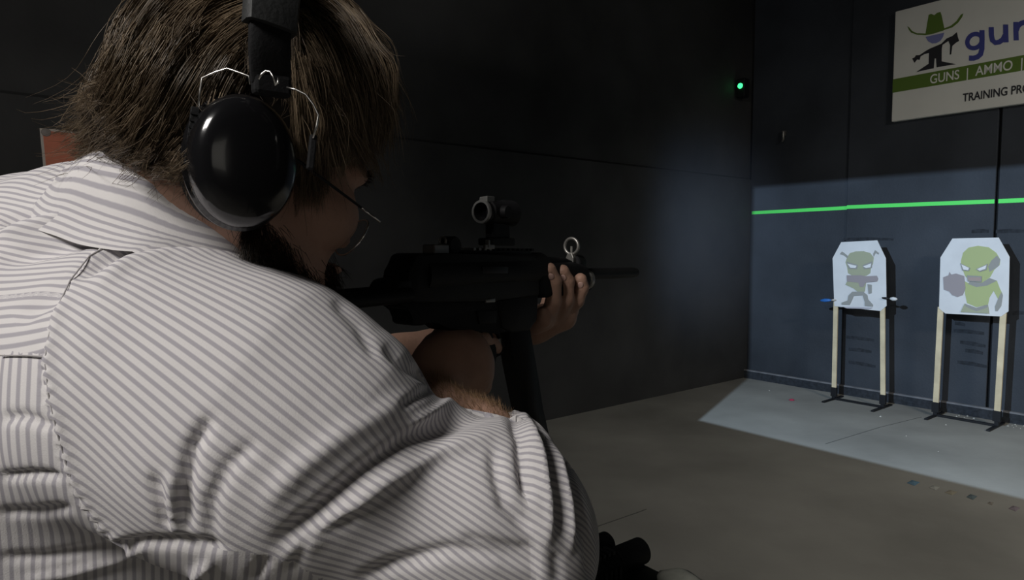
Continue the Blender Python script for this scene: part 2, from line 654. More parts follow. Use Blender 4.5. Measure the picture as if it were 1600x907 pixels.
# lit viewing window in the right wall, behind the firing line (seen only as a reflection in the ear cup)
wn = bpy.data.objects.new('window_1', None); wn.location = room(RIGHT_A, -1.1, 1.3); COL.objects.link(wn); wn['kind'] = 'structure'
for n0, n1, z0, z1 in ((-2.16, -.14, 1.24, 1.3), (-2.16, -.14, 2.7, 2.76), (-2.16, -2.1, 1.3, 2.7), (-.2, -.14, 1.3, 2.7)):
    mb = MB(); mb.prism([room(RIGHT_A - .04, n0, z0), room(RIGHT_A - .04, n1, z0), room(RIGHT_A - .04, n1, z1), room(RIGHT_A - .04, n0, z1)], W * .04); mb.build('window_frame', M['ledge'], wn)
mb = MB(); mb.prism([room(RIGHT_A - .015, -2.1, 1.3), room(RIGHT_A - .015, -.2, 1.3), room(RIGHT_A - .015, -.2, 2.7), room(RIGHT_A - .015, -2.1, 2.7)], W * .01)
mb.build('pane', emit('lit_pane', (1.0, .96, .86), .5), wn)

# green line across the back wall
pz = on_back(1240, 330, BACK_N)
pg0, pg1 = on_back(1158, 333.5, BACK_N), on_back(1600, 313.5, BACK_N)
zg = (pg0.z + pg1.z) / 2
gl = empty('line_tape', room(a1320, BACK_N, zg), 'bright green stripe running along the dark back wall above the targets', 'tape')
for a0, a1, n0, z0, z1 in ((LEFT_A + .02, a1320 - .002, BACK_N + .025, pg0.z, on_back(1320, 325, BACK_N).z), (a1320 + .006, a1553 - .014, BACK_N, on_back(1320, 324, BACK_N).z, on_back(1553, 315, BACK_N).z),
                   (a1553 + .014, a1553 + 1.34, BACK_N, on_back(1553, 315, BACK_N).z, pg1.z)):
    mb = MB()
    h2 = .018
    mb.prism([room(a0, n0 - .002, z0 - h2), room(a1, n0 - .002, z1 - h2), room(a1, n0 - .002, z1 + h2), room(a0, n0 - .002, z0 + h2)], R * .0014)
    mb.build('tape_strip', M['tape'], gl)

# ================================================================== FLOODLIGHT (hung above the firing line, out of frame)
fd = empty('floodlight', room(LA, LN, LZ), 'shuttered black floodlight hung from the ceiling beside the shooter, aimed at the targets', 'lamp')
AX = (W, R, Vector((0, 0, 1)))
D = 0.30


def ap(a, n, z):
    k = D / (n - LN)
    return LA + (a - LA) * k, LZ + (z - LZ) * k


aL, zB = ap(-3.416, 4.76, 0.0)
aR, zT = ap(4.3, BACK_N, 2.19)
BX = 0.34
mb = MB()
mb.box(room(LA, LN - .22, LZ), (.68, .01, .68), AX)
for s in (-1, 1):
    mb.box(room(LA + s * BX, LN + .04, LZ), (.01, .53, .68), AX)
    mb.box(room(LA, LN + .04, LZ + s * BX), (.68, .53, .01), AX)
mb.build('housing', M['steel_black'], fd)
for (a0, a1, z0, z1) in ((LA - BX, aL, LZ - BX, LZ + BX), (aR, LA + BX, LZ - BX, LZ + BX), (aL, aR, zT, LZ + BX), (aL, aR, LZ - BX, zB)):
    mb = MB()
    mb.prism([room(a0, LN + D, z0), room(a1, LN + D, z0), room(a1, LN + D, z1), room(a0, LN + D, z1)], R * .003)
    mb.build('barn_door', M['steel_black'], fd)
mb = MB(); mb.tube([room(LA, LN, LZ + BX), room(LA, LN, CEIL)], .02)
mb.build('hanger_rod', M['steel_black'], fd)

# housings for the bay panel and the added lane fill (out of frame)
for ko, lab_ in ((ko, 'rectangular ceiling light panel behind the shooter'), (k2o, 'long unseen fill light panel added over the lanes to the right')):
  cp = empty('ceiling_panel', ko.location, lab_, 'lamp')
  rot = ko.rotation_euler.to_matrix()
  cx, cy, cz = rot @ Vector((1, 0, 0)), rot @ Vector((0, 1, 0)), rot @ Vector((0, 0, 1))
  mb = MB(); mb.box(Vector(ko.location) + cz * .03, (ko.data.size + .05, ko.data.size_y + .05, .04), (cx, cy, cz)); mb.build('panel_back', M['white_edge'], cp)
  mb = MB()
  for s in (-1, 1):
      mb.tube([Vector(ko.location) + cx * (.4 * s) + cz * .05, Vector((ko.location.x + cx.x * .4 * s, ko.location.y + cx.y * .4 * s, CEIL))], .006)
  mb.build('hanger_rod', M['steel_black'], cp)

# ================================================================== SIGN
SN = BACK_N - .06
sx0 = an(on_back(1396, 100, SN))[0]
s_top, s_bot = on_back(1396, 19, SN).z, on_back(1396, 190, SN).z
SW = 2.6
sg = empty('shop_sign', room(sx0, SN, s_bot), 'white shop sign with green hat logo and blue lettering high on back wall', 'sign')
mb = MB(); mb.prism([room(sx0, SN, s_bot), room(sx0 + SW, SN, s_bot), room(sx0 + SW, SN, s_top), room(sx0, SN, s_top)], R * .055, bev=.006)
mb.build('sign_panel', M['sign'], sg)
g0, g1 = on_back(1396, 145, SN).z, on_back(1396, 124, SN).z
mb = MB(); mb.prism([room(sx0 + .001, SN - .002, g0), room(sx0 + SW - .001, SN - .002, g0), room(sx0 + SW - .001, SN - .002, g1), room(sx0 + .001, SN - .002, g1)], R * .003)
mb.build('green_band', M['sign_green'], sg)


def scrop(cx, cy):   # coordinates read on an enlarged view of the sign
    return on_back(1380 + cx / 4.536, cy / 4.536, SN - .003)


def flat(name, pts, m, parent, n_off=.0, conv=scrop, thick=.002):
    mb = MB()
    q = [conv(*p) - R * n_off for p in pts]
    mb.prism(q, R * thick)
    o = mb.build(name, m, parent)
    bm = bmesh.new(); bm.from_mesh(o.data)
    bmesh.ops.triangulate(bm, faces=[f for f in bm.faces if len(f.verts) > 4], ngon_method='EAR_CLIP')
    bm.to_mesh(o.data); bm.free()
    return o


flat('hat', [(300, 238), (308, 190), (318, 130), (322, 105), (340, 98), (362, 108), (380, 92), (405, 84), (414, 110), (424, 160), (434, 205), (425, 218), (380, 230), (340, 236)], M['sign_green'], sg)
flat('hat_brim', [(172, 186), (182, 192), (205, 220), (240, 236), (300, 238), (340, 236), (425, 205), (480, 182), (520, 150), (550, 105), (568, 95), (560, 120), (532, 160), (490, 194), (434, 212), (360, 238), (300, 250), (240, 246), (200, 232), (182, 210)], M['sign_green'], sg, .001)
flat('face', [(300, 262), (340, 252), (432, 232), (424, 262), (405, 290), (375, 306), (345, 308), (318, 292)], M['sign_face'], sg)
flat('figure', [(205, 415), (222, 408), (232, 392), (258, 390), (300, 362), (330, 345), (412, 310), (450, 272), (490, 255), (522, 228), (528, 260), (538, 290), (520, 300), (505, 312), (490, 325), (482, 385), (472, 388), (474, 320), (462, 290), (420, 318), (415, 345), (414, 435), (515, 455), (420, 470), (378, 478), (374, 415), (364, 415), (358, 484), (290, 498), (232, 512), (322, 452), (325, 375), (290, 385), (265, 400), (258, 425), (240, 422), (222, 445), (215, 432)], M['sign_black'], sg)


def lettering(txt, left, base_y, height, m, parent, width=None, bold=.0):
    cu = bpy.data.curves.new('lettering', 'FONT')
    cu.body = txt
    cu.offset = bold
    cu.extrude = .0
    tmp = bpy.data.objects.new('tmp_text', cu)
    COL.objects.link(tmp)
    dg = bpy.context.evaluated_depsgraph_get()
    dg.update()
    me = bpy.data.meshes.new_from_object(tmp.evaluated_get(dg))
    bpy.data.objects.remove(tmp)
    co = np.empty(len(me.vertices) * 3); me.vertices.foreach_get('co', co); co = co.reshape(-1, 3)
    sxx = width / (co[:, 0].max() - co[:, 0].min())
    x = (co[:, 0] - co[:, 0].min()) * sxx
    y = co[:, 1] * height
    p0 = left
    out = V3(p0)[None] + x[:, None] * V3(W)[None] + y[:, None] * np.array([[0, 0, 1.0]])
    # one object per letter: split the line at its islands
    lab = np.arange(len(co))
    fl_ = [tuple(p.vertices) for p in me.polygons]
    ch = True
    while ch:
        ch = False
        for q in fl_:
            m_ = min(lab[i] for i in q)
            for i in q:
                if lab[i] != m_:
                    lab[i] = m_; ch = True
    for l in np.unique(lab):
        ids = np.nonzero(lab == l)[0]
        mp = {int(i): k for k, i in enumerate(ids)}
        fs = [[mp[i] for i in q] for q in fl_ if lab[q[0]] == l]
        if not fs:
            continue
        lm = bpy.data.meshes.new('letter')
        lm.from_pydata([tuple(v_) for v_ in out[ids]], [], fs)
        lm.materials.append(m)
        put(bpy.data.objects.new('letter', lm), parent)


# baseline points on the sign plane
def spt(px, py, off=.004):
    return on_back(px, py, SN - off)


def stroke(pts, w, n_off, m):
    """flat ribbon letter stroke on the sign, read on the enlarged view"""
    mb = MB()
    L, Rr = [], []
    for i, p in enumerate(pts):
        a = pts[max(i - 1, 0)]; b = pts[min(i + 1, len(pts) - 1)]
        tx, ty = b[0] - a[0], b[1] - a[1]
        l = math.hypot(tx, ty)
        nx, ny = -ty / l * w / 2, tx / l * w / 2
        for lst, sg_ in ((L, 1), (Rr, -1)):
            q = scrop(p[0] + nx * sg_, p[1] + ny * sg_) - R * n_off
            lst.append((mb.bm.verts.new(q), mb.bm.verts.new(q + R * .002)))
    for i in range(len(pts) - 1):
        for k in (0, 1):
            mb.bm.faces.new((L[i][k], L[i + 1][k], Rr[i + 1][k], Rr[i][k]))
        mb.bm.faces.new((L[i][0], L[i][1], L[i + 1][1], L[i + 1][0]))
        mb.bm.faces.new((Rr[i][0], Rr[i + 1][0], Rr[i + 1][1], Rr[i][1]))
    return mb.build('letter_stroke', m, sg)


stroke([(648 + 52 * math.cos(a), 291 + 50 * math.sin(a) - 9 * math.cos(a)) for a in [k * 2 * math.pi / 28 for k in range(29)]], 31, .0, M['sign_blue'])
stroke([(700, 214), (701, 280), (700, 345), (690, 385), (668, 404), (640, 413), (608, 412)], 36, .0006, M['sign_blue'])
stroke([(766, 192), (767, 250), (774, 285), (795, 303), (822, 298), (848, 280), (864, 250)], 36, .0, M['sign_blue'])
stroke([(868, 174), (869, 240), (871, 300)], 36, .0006, M['sign_blue'])
stroke([(940, 156), (941, 220), (943, 286)], 36, .0, M['sign_blue'])
stroke([(944, 215), (955, 185), (978, 165), (1008, 156), (1034, 168), (1046, 196), (1049, 230), (1050, 264)], 36, .0006, M['sign_blue'])
lettering('GUNS  |  AMMO  |', spt(1453, 131), 0, .115, M['sign'], sg, width=(spt(1596, 105) - spt(1452, 129)).dot(W), bold=.012)
lettering('TRAINING PRO', spt(1504, 159), 0, .098, M['sign_black'], sg, width=(spt(1609, 140) - spt(1503, 158)).dot(W), bold=.02)

# ================================================================== small fittings
lp = on_left(1156, 134, LEFT_A + .05)
dv = empty('indicator_box', lp, 'small black box with glowing green light high in the far corner', 'indicator')
mb = MB(); mb.box(lp + R * .06 + Vector((0, 0, -.02)), (.10, .1, .2), AX, bev=.008); mb.build('box_body', M['steel_black'], dv)
mb = MB(); mb.profile(lp + R * .012, -R, [(0, .03), (.012, .028), (.02, .016), (.022, 0)], n=14); mb.build('light_lens', M['led'], dv, smooth=3.2)
hp = on_back(1224, 214, BACK_N - .02)
mb = MB(); mb.tube([hp + Vector((0, 0, .055)), hp + Vector((0, 0, .01)), hp + Vector((0, 0, -.03)), hp + Vector((0, 0, -.05)) - R * .02], [.011, .013, .013, .008], n=8)
mb.box(hp + R * .012 + Vector((0, 0, .04)), (.03, .03, .05), AX)
tag(mb.build('wall_hook', M['gun_metal'], None, smooth=.6), 'dull grey hook on the dark back wall below the green indicator light', 'hook')

# orange board on the left wall
oa = LEFT_A + .02
o0, o1 = on_left(62, 200, oa), on_left(69, 262, oa)
o2 = on_left(128, 205, oa)
ob = empty('orange_board', o1, 'orange board with pale edge on left wall behind the hair', 'board')
ztop = o0.z; n0b = an(o0)[1]; n1b = an(o2)[1]
mb = MB(); mb.prism([room(oa, n0b + .012, ztop - .012), room(oa, n0b + .5, ztop - .012), room(oa, n0b + .5, ztop - .42), room(oa, n0b + .03, ztop - .42)], W * -.018); mb.build('board_face', M['orange'], ob)
mb = MB(); mb.prism([room(oa - .002, n0b, ztop), room(oa - .002, n0b + .512, ztop), room(oa - .002, n0b + .512, ztop - .43), room(oa - .002, n0b + .018, ztop - .43)], W * -.017); mb.build('pale_edge', M['white_edge'], ob)
sp = on_left(72, 207, oa)
mb = MB(); mb.profile(sp, W, [(0, .022), (.004, .02), (.006, 0)], n=12); mb.build('fixing_screw', mat('screw_grey', (.25, .22, .2), .6), ob)


# ================================================================== TARGETS
def tcrop(n):
    def c(cx, cy):
        return on_back(1260 + cx / 4.7, 340 + cy / 4.7, n)
    return c


PR = {'g1': mat('print_olive', (.40, .42, .29), .8), 'g2': mat('print_green', (.45, .51, .24), .8), 'br': mat('print_grey_brown', (.35, .31, .32), .8),
      'dk': mat('print_dark', (.33, .33, .31), .8), 'wh': mat('print_white', (.82, .82, .82), .8), 'pk': mat('print_pink', (.42, .33, .30), .8), 'rm': mat('print_mid', (.48, .46, .50), .8)}


def target(n, outline, posts, prints, label, feet):
    conv = tcrop(n)
    c = conv(*outline[0])
    base = Vector((c.x, c.y, 0))
    t = empty('paper_target', base, label, 'target')
    mb = MB()
    mb.prism([conv(*p) for p in outline], R * .006)
    bd = mb.build('board', M['board'], t)
    for i, (k, pts) in enumerate(prints):
        o = flat('alien_print', pts, PR[k], bd, n_off=.0008 * (i + 1), conv=conv, thick=.0008)
    nb = n + .006
    tops = []
    for (xt, yt, xb, yb, w) in posts:
        pt = on_back(xt, yt, nb); pb_ = on_back(xb, yb, nb)
        d = (pb_ - pt)
        hw = W * w / 2
        mb = MB()
        mb.prism([pt - hw, pt + hw, pb_ + hw, pb_ - hw], R * .019, bev=.0015, seg=1)
        mb.build('post', M['wood'], t)
        # the part of the post in front of the bottom of the board edge
        a_, n_ = an(pb_)
        mb = MB()
        mb.box(room(a_, n_ + .0095, pb_.z - .005), (w + .012, .034, .09), AX, bev=.002)
        mb.build('socket', M['steel_black'], t)
        mb = MB()
        mb.box(room(a_, n_ - .01, .008), (.028, .40, .014), AX, bev=.002)
        mb.build('foot_bar', M['steel_black'], t)
        tops.append((a_, n_, pb_.z))
    (aa, na, za), (ab, nb2, zb) = tops
    mb = MB(); mb.prism([room(aa, na, .004), room(ab, nb2, .004), room(ab, nb2, .02), room(aa, na, .02)], R * .03)
    mb.build('cross_bar', M['steel_black'], t)
    for (a_, n_, z_) in tops:
        mb = MB(); mb.box(room(a_, n_ + .0095, (z_ - .04) / 2), (.03, .03, max(z_ - .03, .02)), AX); mb.build('stub', M['steel_black'], t)
    return t


N1, N2 = 6.50, 6.56
t1 = target(N1, [(192, 300), (255, 182), (520, 168), (583, 300), (588, 650), (545, 688), (205, 652)],
            [(1305.5, 470, 1302.5, 612, .042), (1378.5, 470, 1379, 624, .042)],
            [('g1', [(300, 290), (320, 262), (360, 250), (420, 248), (470, 262), (495, 295), (490, 340), (475, 370), (470, 410), (440, 430), (340, 430), (305, 410), (300, 370), (287, 330)]),
             ('dk', [(245, 270), (262, 250), (280, 262), (308, 285), (300, 300), (275, 280)]), ('dk', [(490, 268), (505, 240), (535, 262), (530, 274), (510, 262), (494, 292)]),
             ('dk', [(296, 325), (380, 350), (372, 380), (310, 376)]), ('dk', [(412, 352), (486, 322), (482, 372), (425, 380)]),
             ('wh', [(302, 340), (370, 355), (362, 372), (325, 370)]), ('wh', [(418, 360), (478, 337), (472, 366), (440, 372)]),
             ('g1', [(370, 470), (440, 480), (430, 545), (380, 548), (345, 520), (288, 494), (300, 472)]), ('dk', [(450, 490), (482, 495), (482, 555), (458, 562)]),
             ('dk', [(340, 545), (420, 545), (450, 570), (455, 600), (492, 642), (490, 655), (430, 650), (430, 620), (415, 572), (350, 577), (335, 612), (320, 642), (260, 640), (260, 626), (305, 610), (310, 575)]),
             ('br', [(298, 425), (400, 425), (440, 432), (520, 428), (530, 450), (522, 470), (440, 478), (420, 512), (395, 510), (385, 480), (300, 470)]),
             ('rm', [(265, 655), (490, 662), (470, 672), (300, 668)])],
            'white chamfered target with small horned alien, left of the two stands', None)
t2 = target(N2, [(984, 295), (1072, 155), (1412, 148), (1492, 290), (1484, 690), (1430, 728), (1020, 706), (974, 668)],
            [(1469.5, 480, 1461.5, 636, .045), (1568, 478, 1557.5, 650, .045)],
            [('g2', [(1135, 320), (1150, 260), (1190, 222), (1260, 208), (1340, 220), (1395, 260), (1425, 310), (1420, 350), (1380, 385), (1350, 440), (1290, 480), (1200, 470), (1165, 430), (1150, 390), (1135, 360)]),
             ('dk', [(1358, 318), (1400, 280), (1425, 310), (1415, 355), (1370, 387), (1345, 400), (1335, 360)]),
             ('g2', [(1165, 470), (1250, 510), (1340, 490), (1400, 465), (1420, 520), (1440, 560), (1432, 620), (1408, 600), (1375, 540), (1345, 590), (1335, 640), (1250, 660), (1180, 630), (1165, 560)]),
             ('dk', [(1200, 470), (1290, 480), (1345, 445), (1400, 465), (1330, 500), (1250, 512), (1190, 490)]),
             ('dk', [(1408, 600), (1432, 550), (1444, 570), (1432, 650), (1404, 690), (1388, 688), (1385, 655)]),
             ('br', [(1005, 440), (1045, 425), (1052, 400), (1065, 420), (1100, 412), (1160, 430), (1170, 520), (1150, 570), (1110, 585), (1070, 570), (1050, 545), (1010, 530)]),
             ('dk', [(1130, 335), (1205, 372), (1195, 395), (1145, 390)]), ('dk', [(1245, 380), (1335, 340), (1325, 385), (1275, 400)]),
             ('wh', [(1140, 345), (1195, 370), (1190, 388), (1155, 383)]), ('wh', [(1255, 380), (1325, 350), (1316, 378), (1275, 391)]),
             ('dk', [(1180, 425), (1290, 432), (1290, 475), (1186, 470)]), ('pk', [(1188, 440), (1282, 440), (1280, 468), (1192, 464)]),
             ('g1', [(1165, 632), (1250, 664), (1335, 640), (1345, 706), (1135, 694)]), ('dk', [(1165, 632), (1250, 664), (1335, 640), (1330, 662), (1250, 690), (1175, 655)])],
            'white chamfered target with large green alien, right of the two stands', None)
# clips on the smaller target
for (x0, y0, x1, y1, c, nm) in ((1281, 470, 1306, 469, (.03, .16, .50), 'blue'), (1382, 466, 1402, 468, (.70, .70, .70), 'white')):
    p0, p1 = on_back(x0, y0, N1 - .016), on_back(x1, y1, N1 - .016)
    lab = 'blue spindle-shaped clip stuck on the edge of the smaller horned alien target' if nm == 'blue' else 'white spindle-shaped clip stuck on the edge of the smaller horned alien target'
    cl = empty('target_clip', p0, lab, 'clip')
    d = p1 - p0
    if nm == 'white':
        body0, body1, tip0, tip1 = p0 + d * .4, p1, p0 - d * .2, p0 + d * .4
    else:
        body0, body1, tip0, tip1 = p0, p0 + d * .72, p0 + d * .72, p1
    mb = MB(); L = (body1 - body0)
    mb.profile(body0, L, [(0, 0), (.1 * L.length, .010), (.45 * L.length, .019), (.8 * L.length, .015), (L.length, .006)], n=12)
    mb.build('clip_body', mat('clip_' + nm, c, .45), cl, smooth=3.2)
    mb = MB(); L = (tip1 - tip0)
    mb.profile(tip0, L, [(0, .006), (.5 * L.length, .011), (L.length, .005)], n=10)
    mb.build('clip_jaw', M['steel_black'] if nm == 'white' else M['white_edge'], cl, smooth=3.2)
    mb = MB(); mb.tube([tip0.lerp(tip1, .3), tip0.lerp(tip1, .3) + R * .0145], .003, n=6); mb.build('clip_pin', M['steel_black'], cl)

# scraps on the floor
for i, (x0, x1, yc, hh, c, lab) in enumerate(((1417, 1437, 755, 9, (.12, .22, .30), 'blue paper square, leftmost of the scraps along the lit floor edge'),
                                               (1452, 1468, 762.5, 8, (.38, .38, .34), 'pale paper square on dark floor beside the blue scrap'),
                                               (1476, 1496, 770, 8, (.30, .27, .20), 'tan folded paper scrap on dark floor by the lit edge'),
                                               (1510, 1527, 777, 9, (.12, .16, .17), 'dull blue green scrap between the tan scraps on the floor'),
                                               (1543, 1553, 787, 5, (.22, .20, .17), 'smallest brownish scrap on the dark floor by the lit edge'),
                                               (1576, 1594, 795, 9, (.23, .19, .21), 'pinkish grey scrap, rightmost of the row along the lit floor edge'))):
    q = [on_floor(x0, yc, .002), on_floor((x0 + x1) / 2 - 2, yc - hh / 2, .002), on_floor(x1, yc - 1, .002), on_floor((x0 + x1) / 2 + 2, yc + hh / 2, .002)]
    mb = MB()
    c_ = sum(q, Vector()) / 4 + Vector((0, 0, .006))
    bmv = [mb.bm.verts.new(p) for p in q]; cv = mb.bm.verts.new(c_)
    bmb = [mb.bm.verts.new(p - Vector((0, 0, .0015))) for p in q]
    for k in range(4):
        mb.bm.faces.new((bmv[k], bmv[(k + 1) % 4], cv))
        mb.bm.faces.new((bmv[k], bmb[k], bmb[(k + 1) % 4], bmv[(k + 1) % 4]))
    mb.bm.faces.new(list(reversed(bmb)))
    tag(mb.build('paper_scrap', mat('scrap_colour', c, .8)), lab, 'paper', 'paper scraps along the lit floor edge')
rp_ = on_floor(1237, 625.5, .004)
mb = MB(); mb.profile(rp_ - Vector((0, 0, .004)), Vector((0, 0, 1)), [(0, .022), (.004, .026), (.012, .018), (.016, 0)], n=9, sx=1.3)
tag(mb.build('red_scrap', mat('red_scrap', (.45, .05, .10), .6), smooth=.7), 'tiny red scrap lying on the lit floor before the back wall', 'scrap')
# crumbs of debris along the foot of the wall
mb = MB()
for i in range(58):
    if i < 54:
        a_ = random.uniform(an(on_floor(1480, 640))[0], RIGHT_A - 3.6); n_ = random.uniform(BACK_N - .20, BACK_N - .04)
        if random.random() < .12:
            n_ -= random.uniform(0, .5)
        z_ = 0
    else:
        a_ = random.uniform(-4.0, -1.0); n_ = random.uniform(5.0, 6.7); z_ = 0
    r_ = random.uniform(.004, .012)
    if i < 54 and min(abs(a_ - an(on_back(x_, 640, N2))[0]) for x_ in (1461, 1557)) < .09:
        a_ += .14
    ce = room(a_, n_, z_)
    vs = [mb.bm.verts.new(ce + Vector((math.cos(k * 2.1 + i) * r_, math.sin(k * 2.1 + i) * r_ * random.uniform(.6, 1.3), 0))) for k in range(3)]
    tp = mb.bm.verts.new(ce + Vector((0, 0, r_)))
    mb.bm.faces.new(vs)
    for k in range(3):
        mb.bm.faces.new((vs[k], vs[(k + 1) % 3], tp))
tag(mb.build('debris', mat('debris_crumb', (.50, .48, .42), .8)), 'pale crumbs of debris on the floor along the foot of back wall', 'debris', kind='stuff')

# ================================================================== TABLE AND THE TWO FIREARMS ON IT
TZ = 1.0
far_n = an(on_floor(1020, 888, TZ))[1]
TA0, TA1, TN0 = -1.55, 1.05, far_n - .36
tb = empty('bench_table', room((TA0 + TA1) / 2, (TN0 + far_n) / 2, 0), 'narrow dark bench table at the firing line under the black guns', 'table')
mb = MB(); mb.prism([room(TA0, TN0, TZ - .03), room(TA1, TN0, TZ - .03), room(TA1, far_n, TZ - .03), room(TA0, far_n, TZ - .03)], Vector((0, 0, .03)), bev=.004); mb.build('table_top', M['table'], tb)
for a_ in (TA0 + .05, TA1 - .05):
    for n_ in (TN0 + .05, far_n - .05):
        mb = MB(); mb.box(room(a_, n_, (TZ - .03) / 2), (.04, .04, TZ - .03), AX, bev=.003); mb.build('leg', M['steel_black'], tb)
cp_ = on_floor(1062, 915, TZ)
mb = MB()
rr_ = random.Random(3)
rings = []
for j, (rad, z) in enumerate(((.034, 0.0), (.033, .006), (.026, .012), (.014, .015))):
    rings.append([mb.bm.verts.new(cp_ + Vector((math.cos(k * math.pi / 7) * rad * rr_.uniform(.8, 1.15), math.sin(k * math.pi / 7) * rad * rr_.uniform(.8, 1.15), z + rr_.uniform(0, .003) * (j > 0)))) for k in range(14)])
for A_, B_ in zip(rings[:-1], rings[1:]):
    for k in range(14):
        mb.bm.faces.new((A_[k], A_[(k + 1) % 14], B_[(k + 1) % 14], B_[k]))
mb.bm.faces.new(rings[-1]); mb.bm.faces.new(list(reversed(rings[0])))
tag(mb.build('cleaning_cloth', M['cloth'], None, smooth=3.2), 'pale crumpled cloth at the far edge of the bench table', 'cloth')


def lying_gun(end_px, end_py, zc, label, rad, ln, gs):
    e = on_floor(end_px, end_py, zc)
    a_, n_ = an(e)
    g = empty('short_firearm', room(a_, n_, TZ), label, 'firearm', 'black firearms lying on the bench')

    def q(s, w, z):    # s back from the muzzle, w sideways, z above axis
        return room(a_ + w, n_ - s, zc + z)
    mb = MB()
    mb.profile(q(0, 0, 0), -R, [(0, .006), (.0, rad * .86), (.003, rad), (.062, rad), (.064, rad * .93), (.07, rad * .93), (.072, rad), (.115, rad), (.118, rad * .8)], n=28)
    mb.build('barrel_shroud', M['gun'], g, smooth=.6)
    mb = MB()
    hw = rad * .95
    mb.prism([q(.105, x * hw, y * hw) for x, y in ((-1, -.5), (-.5, -1), (.5, -1), (1, -.5), (1, .5), (.5, 1), (-.5, 1), (-1, .5))], -R * .13, bev=.0015, seg=1)
    mb.build('handguard', M['gun'], g)
    mb = MB()
    for i in range(13):
        s = .075 + i * .010
        mb.box(q(s, 0, rad * 1.02), (.021, .0055, .006), AX, bev=.0008)
        mb.box(q(s, rad * 1.02, -.004), (.006, .0055, .018), AX, bev=.0008)
    tag(mb.build('rail_teeth', mat('rail_edge', (.05, .05, .05), .45, metal=.4), g), None)
    mb = MB(); mb.prism([q(.235, -.02, -rad), q(.235, .02, -rad), q(.235, .02, rad * 1.1), q(.235, -.02, rad * 1.1)], -R * ln, bev=.004); mb.build('receiver', M['gun'], g)
    mb = MB(); mb.prism([q(.235 + ln * .45, -.02, -rad * .9), q(.235 + ln * .45, -.02, rad * .5), q(.235 + ln, -.02, rad * .5), q(.235 + ln, -.02, -rad * .9)], W * (.09 * gs), bev=.006); mb.build('grip', M['polymer'], g)
    return g


lying_gun(1003, 860, TZ + .024, 'black short firearm on bench, nearer to the table corner', .0205, .09, 1)
lying_gun(950, 849, TZ + .024, 'black short firearm on bench, half behind the other and the sleeve', .0190, .09, -1)

# ================================================================== THE SUBMACHINE GUN
GD = Vector((.60, .80, 0)).normalized()          # muzzle direction
GR = Vector((.80, -.60, 0)).normalized()         # right side of the gun
GU = Vector((0, 0, 1))
G0 = P(650, 437, .77)


def G(s, r, t):
    return G0 + GD * s + GR * r + GU * t


def gpx(px, py, r=0.0):
    """photo pixel -> point on the gun's own vertical plane r metres right of the bore"""
    return on_plane(px, py, G0 + GR * r, GR)


gun = empty('submachine_gun', G(.15, 0, -.07), 'black submachine gun with red dot sight held to the shoulder of striped shirt', 'firearm')


def gprof(name, pts, r0, r1, m, bev=.003, parent=None, seg=2, smooth=None):
    mb = MB()
    q = [gpx(x, y, (r0 + r1) / 2 + .008) for x, y in pts]
    q = [p - GR * ((r1 - r0) / 2 + .008) for p in q]
    mb.prism(q, GR * (r1 - r0), bev=bev, seg=seg)
    return mb.build(name, m, parent or gun, smooth=.9)


gprof('receiver', [(622, 446), (628, 424), (637, 400), (643, 396), (690, 396), (740, 398), (800, 400), (826, 402), (830, 430), (832, 462), (760, 470), (640, 474), (624, 470)], -.021, .021, M['gun'], .007, seg=3)
mb = MB(); mb.tube([G(.0, 0, .005), G(.25, 0, .005)], [.0255, .0255], n=24); mb.build('receiver_tube', M['gun'], gun, smooth=.6)
gprof('receiver_groove', [(690, 440), (812, 436), (812, 441), (690, 446)], .0195, .0225, M['polymer'], .001)
gprof('end_cap', [(603, 462), (605, 446), (612, 437), (630, 434), (632, 472), (604, 476)], -.023, .023, M['gun'], .004)
gprof('trigger_housing', [(620, 470), (830, 458), (826, 500), (806, 516), (776, 520), (770, 518), (692, 516), (676, 500), (662, 500), (656, 508), (640, 509), (635, 505), (635, 483), (621, 482)], -.017, .017, M['polymer'], .003)
gprof('magazine_well', [(768, 468), (832, 458), (830, 500), (818, 516), (790, 520), (774, 512)], -.019, .019, M['gun'], .003)
gprof('ejection_port', [(760, 416), (800, 417), (800, 428), (760, 428)], .022, .0262, M['steel_black'], .001)
gprof('selector_lever', [(765, 468), (780, 466), (780, 473), (765, 474)], .017, .0215, M['gun_metal'], .001)
gprof('housing_badge', [(752, 487), (784, 486), (782, 506), (756, 508)], .0165, .0185, M['gun'], .001)
# pistol grip, trigger and guard
gprof('pistol_grip', [(706, 512), (764, 514), (772, 540), (773, 556), (770, 572), (757, 606), (722, 606), (716, 560)], -.014, .014, M['polymer'], .005)
mb = MB(); mb.tube([gpx(x, y, .0) for x, y in ((768, 512), (778, 522), (786, 540), (784, 550), (772, 556))], .0035, n=8); mb.build('trigger_guard', M['gun'], gun, smooth=3.2)
mb = MB(); mb.tube([gpx(x, y, .0) for x, y in ((782, 524), (779, 533), (781, 541))], [.003, .0035, .0025], n=8); mb.build('trigger', M['gun_metal'], gun, smooth=3.2)
# magazine
gprof('magazine', [(792, 512), (825, 506), (833, 560), (846, 640), (858, 690), (836, 700), (816, 640), (802, 570)], -.0115, .0115, M['gun'], .002)
# stock arms, butt plate
for s_ in (-1, 1):
    mb = MB()
    a_, b_ = gpx(640, 461, .022), gpx(540, 471, .022)
    off = GR * (-.022 + .022 * s_ - .0)
    d_ = (b_ - a_).normalized()
    end_ = a_ + d_ * .27
    mb.tube([a_ + off, end_ + off], .0085, n=12)
    mb.build('stock_arm', M['gun'], gun, smooth=.6)
e_ = a_ + d_ * .27 - GR * .022
mb = MB(); mb.box(e_ - GU * .02, (.02, .055, .12), (GD, GR, GU), bev=.006); mb.build('butt_plate', M['polymer'], gun)
